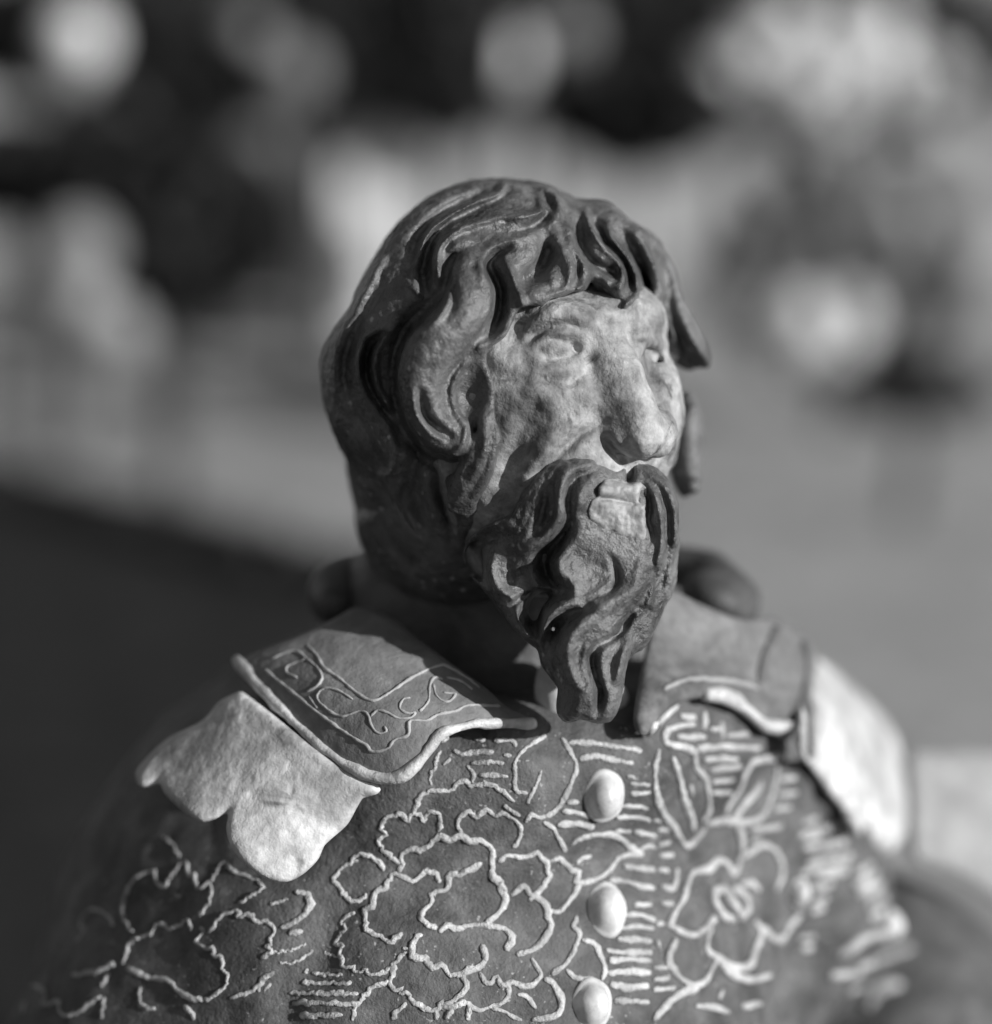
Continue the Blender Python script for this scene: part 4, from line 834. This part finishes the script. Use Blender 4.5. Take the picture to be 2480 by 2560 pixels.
for r, pts in [(.036, [(540,270),(600,330),(640,400),(740,470),(820,540),(900,590),(960,590),(1060,530),(1180,450),(1320,390),(1380,400),(1500,470),(1560,520)]),
  (.036, [(290,410),(370,480),(470,560),(580,650),(700,740),(820,820),(890,860),(930,900),(1020,880),(1060,830),(1140,800),(1150,720),(1250,715),(1320,680),(1420,660),(1500,625),(1680,630)]),
  (.032, [(330,350),(420,310),(490,310),(540,350),(600,400),(630,460),(600,510),(540,545)]), (.028, [(530,350),(430,390),(420,430),(480,460)]),
  (.03, [(810,590),(750,550),(690,525),(630,530),(600,580),(650,640),(740,690),(850,660),(900,680),(920,740),(960,790),(1010,780),(1000,750)]),
  (.03, [(920,690),(960,655),(1020,670),(1080,700),(1150,700),(1180,670),(1130,670),(1090,640),(1110,590),(1150,580)]),
  (.03, [(1210,660),(1260,600),(1270,500),(1300,460),(1340,470)]), (.03, [(1290,500),(1310,570),(1370,605),(1420,560),(1350,550)]),
  (.028, [(550,570),(600,640)]), (.028, [(1370,460),(1450,480),(1520,530)])]:
    cord(LB, 'L', pts, r, M['thin'], 'scroll_line', cl, lift=.1, jit=.004, wob=.08, ns=6)
edge = [(120,380),(210,490),(300,590),(400,690),(500,790),(600,880),(700,960),(800,1022),(900,1068),(980,1088),(1055,1088),(1130,1058),(1215,975),(1288,885),(1340,822),(1450,784),(1560,762),(1700,762),(1880,765)]
cord(LB, 'L', edge, .125, M['trim'], 'collar_trim', cl, lift=.2, jit=.010, wob=.10, ns=10, inset=.10, front=True)
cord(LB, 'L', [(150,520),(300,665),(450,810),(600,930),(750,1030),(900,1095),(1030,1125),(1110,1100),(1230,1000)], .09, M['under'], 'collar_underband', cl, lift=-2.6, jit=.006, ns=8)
o = dome('trim_bead', 'L', 1345, 815, .12, .10, .12, M['trim'], cl, LB)
# right hand side, turned away from the lens
col_r = [(1262,1110),(1330,1150),(1420,1185),(1485,1180),(1558,1235),(1548,1340),(1512,1415),(1470,1398),(1420,1352),(1375,1335),(1310,1343),(1270,1368),(1236,1410),(1212,1385),(1228,1280)]
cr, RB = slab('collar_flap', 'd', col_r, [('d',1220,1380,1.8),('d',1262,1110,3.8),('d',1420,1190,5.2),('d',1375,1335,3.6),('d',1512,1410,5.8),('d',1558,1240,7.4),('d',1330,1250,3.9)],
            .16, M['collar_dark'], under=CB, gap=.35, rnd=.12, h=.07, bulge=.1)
cr['label'] = 'blurred collar flap on the far right, with a bright arched edge'
cord(RB, 'J', [(40,730),(100,650),(200,570)], .10, M['trim'], 'collar_trim', cr, lift=.1)
cord(RB, 'J', [(360,532),(440,532),(520,570),(600,640),(680,705),(790,700)], .19, M['trim'], 'collar_trim', cr, lift=.3, front=True, inset=.08)
cord(RB, 'J', [(130,480),(250,430),(400,430),(550,450),(640,480)], .06, M['thin'], 'scroll_line', cr, lift=.1)
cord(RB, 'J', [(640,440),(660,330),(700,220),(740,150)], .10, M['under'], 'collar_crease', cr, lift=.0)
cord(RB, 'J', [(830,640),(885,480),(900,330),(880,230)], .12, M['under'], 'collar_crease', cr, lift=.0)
shell_r = [(930,270),(1060,360),(1200,490),(1330,620),(1410,760),(1440,950),(1450,1130),(1440,1260),(1380,1340),(1290,1375),(1210,1320),(1130,1220),(1060,1110),(980,1000),(880,870),(830,760),(850,640),(900,480)]
ep2, S2 = slab('epaulette', 'J', shell_r, [('J',900,500,7.4),('J',1300,1350,11.0),('J',1060,1100,8.4),('J',1440,950,15),('J',940,280,10.5),('J',850,800,6.8),('J',1200,900,10.5)],
            .25, M['shell'], rnd=.2, h=.09, bulge=.3, under=CB, gap=1.2)
ep2['label'] = 'bright out of focus epaulette on the far right shoulder'
shell_r2 = [(1430,790),(1600,790),(1800,800),(2050,830),(2150,1100),(2080,1500),(1950,1660),(1860,1600),(1700,1500),(1560,1450),(1460,1400),(1440,1200)]
ep3, S3 = slab('epaulette', 'J', shell_r2, [('J',1450,1000,15.5),('J',1900,1500,17),('J',1900,850,19),('J',1600,1300,16),('J',1600,800,17)],
            .3, M['grit'], rnd=.25, h=.12, bulge=.3)
ep3['label'] = 'second lobe of the far epaulette, at the right edge of the photo'
# collar stand behind the neck, shoulders under it and neckcloth
stt = Grid((-5.5, 0.5, -5.2), (7.5, 13, 0.6), .08)
stt.tube([P(*uv('d', 640, 1150), 5.0), P(*uv('d', 640, 1120), 6.0), P(*uv('d', 720, 1080), 8.2), P(*uv('d', 960, 1060), 9.6), P(*uv('d', 1200, 1070), 9.4), P(*uv('d', 1360, 1095), 8.2), P(*uv('d', 1415, 1145), 7.2)],
         [.38, .42, .45, .45, .5, .5, .42], .3)
stt.ell(P(*uv('d', 665, 1135), 6.2), (.85, 1.0, .62), .6, roll=-.6)
stt.ell(P(*uv('d', 1370, 1150), 7.0), (.85, 1.1, .6), .6, roll=.5)
stt.tube([P(*uv('d', 700, 1180), 5.6), P(*uv('d', 690, 1130), 6.6), P(*uv('d', 760, 1120), 8.6), P(*uv('d', 1000, 1120), 9.4)], [.5, .6, .8, .8], .4)
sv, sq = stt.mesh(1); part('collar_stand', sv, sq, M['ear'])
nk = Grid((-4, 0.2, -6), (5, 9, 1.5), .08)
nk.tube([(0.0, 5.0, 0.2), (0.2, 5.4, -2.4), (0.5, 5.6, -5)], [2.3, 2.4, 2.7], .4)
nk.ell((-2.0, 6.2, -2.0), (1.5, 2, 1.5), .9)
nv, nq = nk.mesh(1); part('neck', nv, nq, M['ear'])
nc = Grid((-.6, -.2, -6), (3.8, 5, -1.6), .06)
nc.ell(P(*uv('d', 1070, 1320), 2.3), (.50, .6, .75), 0); nc.ell(P(*uv('d', 1140, 1340), 2.6), (.7, .6, .5), .3)
wv, wq = nc.mesh(1); part('neckcloth', wv, wq, M['white'])
print('figure', time.time()-T0)

# ================================================================ BACKGROUND (metres)
CAM = cam_o.location.copy()
def ray_dir(x, y):                       # x, y in the overview of the photo (1899 x 1960)
    u, v = uv('d', x, y); return (RX.to_3x3() @ Vector((u, D, v))).normalized()
def at(x, y, dist): return CAM+ray_dir(x, y)*dist
def struct(name, v, f, m):
    o = put(name, v, f, m, smooth=False); o['kind'] = 'structure'; return o
struct('ground', [(-40, -8, 0), (40, -8, 0), (40, 60, 0), (-40, 60, 0)], [(0, 1, 2, 3)], M['path'])
def ground_hit(x, y):
    d = ray_dir(x, y); t = -CAM.z/d.z; return CAM+d*t
bed = [ground_hit(-700, 800), ground_hit(0, 930), ground_hit(300, 1010), ground_hit(640, 1110), ground_hit(900, 1250), ground_hit(1250, 1500), ground_hit(1700, 1760), ground_hit(2100, 1900), Vector((9, .9, 0)), Vector((9, -7, 0)), Vector((-9, -7, 0)), Vector((-9, 3.2, 0))]
struct('soil_and_bounce_cut', [(p.x, p.y, 0.004) for p in bed], [tuple(range(len(bed)))[::-1]], M['soil'])  # seen soil at left; unseen near stretch added to cut light bounced upward
def box(x0, x1, y0, y1, z0, z1):
    v = [(x, y, z) for x in (x0, x1) for y in (y0, y1) for z in (z0, z1)]
    return v, [(0, 1, 3, 2), (4, 6, 7, 5), (0, 4, 5, 1), (2, 3, 7, 6), (0, 2, 6, 4), (1, 5, 7, 3)]
gw = bpy.data.objects.new('garden_wall', None); COL.objects.link(gw); gw.location = (0, 5.2, 0)
gw['label'] = 'plain grey garden wall behind the shrubs, far out of focus'; gw['category'] = 'wall'
v, f = box(-4, 4, 0, .25, 0, 1.25); put('wall_face', v, f, M['wall'], gw, smooth=False)
v, f = box(-4.05, 4.05, -.05, .30, 1.253, 1.33); put('coping', v, f, M['wall'], gw, smooth=False)

gp = at(680, 600, 4.5); post = bpy.data.objects.new('added_pale_post', None); COL.objects.link(post); post.location = (gp.x, gp.y, 0); post.rotation_euler = (0, 0, .7)  # pale post added to brighten the patch beside the head, turned sunward
post['label'] = 'pale upright post added to brighten the blurred patch left of the head'; post['category'] = 'post'
v, f = box(-.095, .095, -.08, .08, 0, .95); put('shaft', v, f, M['post'], post, smooth=False)
v, f = box(-.12, .12, -.10, .10, .952, .99); put('cap', v, f, M['post'], post, smooth=False)
def leaves(c, r, n, size):
    V = []; F = []
    for _ in range(n):
        p = Vector((random.gauss(0, 1), random.gauss(0, 1), random.gauss(0, 1))).normalized()*(random.random()**0.45)
        p = Vector((c[0]+p.x*r[0], c[1]+p.y*r[1], max(.01, c[2]+p.z*r[2])))
        a = Vector((random.uniform(-1, 1), random.uniform(-1, 1), random.uniform(-1, 1))).normalized()
        b = a.cross(Vector((random.uniform(-1, 1), random.uniform(-1, 1), random.uniform(-1, 1)))).normalized()
        nn = a.cross(b); s = size*random.uniform(.7, 1.3); k = len(V)
        V += [p-a*s, p+b*s*.42+nn*s*.1, p+a*s, p-b*s*.42+nn*s*.1]; F += [(k, k+1, k+2), (k, k+2, k+3)]
    return V, F
def head_mesh(name, m):
    V = []; F = []
    for i in range(90):
        z = 1-2*(i+.5)/90; t = i*2.39996; q = math.sqrt(1-z*z); n = Vector((q*math.cos(t), q*math.sin(t), z))
        a = n.orthogonal().normalized(); b = n.cross(a); k = len(V); s = .26
        n2 = n*random.uniform(.9, 1.06)
        V += [n2*.8, n2+a*s, n2*1.05+b*s*.7, n2-a*s, n2-b*s*.7]; F += [(k, k+1, k+2), (k, k+2, k+3), (k, k+3, k+4), (k, k+4, k+1)]
    V0 = len(V)
    for i in range(9):
        for j in range(12):
            th = math.pi*(i+.0)/8; ph = 2*math.pi*j/12; V.append(Vector((math.sin(th)*math.cos(ph), math.sin(th)*math.sin(ph), math.cos(th)))*.98)
    for i in range(8):
        for j in range(12): F.append((V0+i*12+j, V0+(i+1)*12+j, V0+(i+1)*12+(j+1) % 12, V0+i*12+(j+1) % 12))
    me = bpy.data.meshes.new(name); me.from_pydata([tuple(p) for p in V], [], F); me.materials.append(m); return me
V = []; F = []
for i in range(60):
    t = i/59; q = ground_hit(-150+800*t, 890+225*t); a, b_ = leaves((q.x, q.y, .012), (.07, .06, .018), 26, .016); k = len(V); V += a; F += [tuple(j+k for j in f_) for f_ in b_]
put('ground_cover', V, F, M['leaf'], None, smooth=False)['kind'] = 'stuff'
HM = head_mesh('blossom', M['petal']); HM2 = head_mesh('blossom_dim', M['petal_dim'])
SH = [  # x, y, half width, half height in the photo, distance m, leaves, label, blossoms (x, y, r px, dim)
 (310, 430, 265, 200, 2.9, 3000, 'black leafy shrub left of the head with two dim flower heads low down', [(150, 480, 66, 1), (150, 580, 62, 1), (225, 640, 60, 1)]),
 (120, 60, 260, 120, 3.3, 2000, 'dark shrub in the top left corner carrying one big pale flower head', [(150, 70, 60, 0), (140, 125, 50, 1)]),
 (560, 110, 230, 120, 3.9, 1500, 'dim shrub along the top edge, right of the corner shrub', [(560, 140, 56, 1), (480, 60, 40, 1)]),
 (850, 90, 120, 190, 3.0, 2000, 'narrow black shrub above and left of the head', []),
 (1030, 110, 90, 110, 3.5, 600, 'shrub directly above the head with three round pale flower heads', [(960, 110, 60, 0), (1085, 60, 50, 1), (1070, 235, 60, 0), (900, 60, 40, 1)]),
 (1225, 215, 190, 110, 3.1, 1500, 'black shrub just right of the top of the head', []),
 (1620, 130, 330, 150, 3.7, 1500, 'shrub in the top right crowded with bright flower heads', [(1375, 150, 50, 0), (1440, 90, 50, 0), (1500, 40, 50, 0), (1530, 150, 60, 0), (1600, 80, 60, 0), (1690, 40, 45, 0), (1640, 160, 52, 0), (1710, 150, 52, 0), (1790, 140, 46, 0), (1470, 170, 36, 0), (1590, 205, 46, 0), (1660, 95, 55, 0), (1560, 90, 50, 0)]),
 (1600, 500, 260, 220, 3.4, 2600, 'loose shrub at the right full of dull and bright flower heads', [(1420, 400, 50, 1), (1500, 330, 40, 1), (1610, 330, 60, 1), (1700, 430, 70, 1), (1790, 340, 50, 1), (1560, 470, 50, 1), (1440, 560, 56, 1), (1540, 620, 60, 0), (1630, 600, 56, 0), (1600, 690, 56, 0), (1700, 580, 50, 1), (1820, 470, 46, 1), (1490, 680, 44, 1)]),
 (60, 330, 190, 110, 3.2, 1800, 'black shrub at the left edge under the corner flower head', []),
 (950, 60, 1150, 200, 4.3, 9000, 'long dim hedge running along the top of the picture', []),
 (280, 430, 250, 230, 3.3, 3000, 'second black shrub close behind the one left of the head', []),
 (1740, 740, 150, 40, 2.8, 900, 'low dark clump on the ground at the right', []),
]
px = lambda p, d: p/100.0*S/(D*S)*d
for x, y, hw, hh, dist, n, lab, fl in SH:
    c = at(x, y, dist); r = (px(hw, dist), .16, px(hh, dist))
    o = bpy.data.objects.new('flowering_shrub' if fl else 'leafy_shrub', None); COL.objects.link(o); o.location = (c.x, c.y, 0)
    o['label'] = lab; o['category'] = 'shrub'; o['group'] = 'out of focus shrubs behind the figurine'
    V, F = leaves((0, 0, c.z), r, n, .022); put('foliage', V, F, M['leaf'], o, smooth=False)['kind'] = 'stuff'
    zt = max(.03, c.z)
    if c.z-r[2] > 0.02:
        V, F = tube_mesh([(0, 0, -.01), (.01, .01, zt*.5), (0, 0, zt)], [(0, 1, 0)]*3, [.012, .010, .005]); put('stem', V, F, M['bark'], o)
    for fx, fy, fr, dim in fl:
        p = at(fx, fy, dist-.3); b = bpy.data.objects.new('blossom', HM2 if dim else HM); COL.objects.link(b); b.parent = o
        b.location = (p.x-c.x, p.y-c.y, p.z); rr = px(fr*.92, dist-.25); b.scale = (rr, rr, rr); b.rotation_euler = (random.random()*3, random.random()*3, 0)
print('total', time.time()-T0)
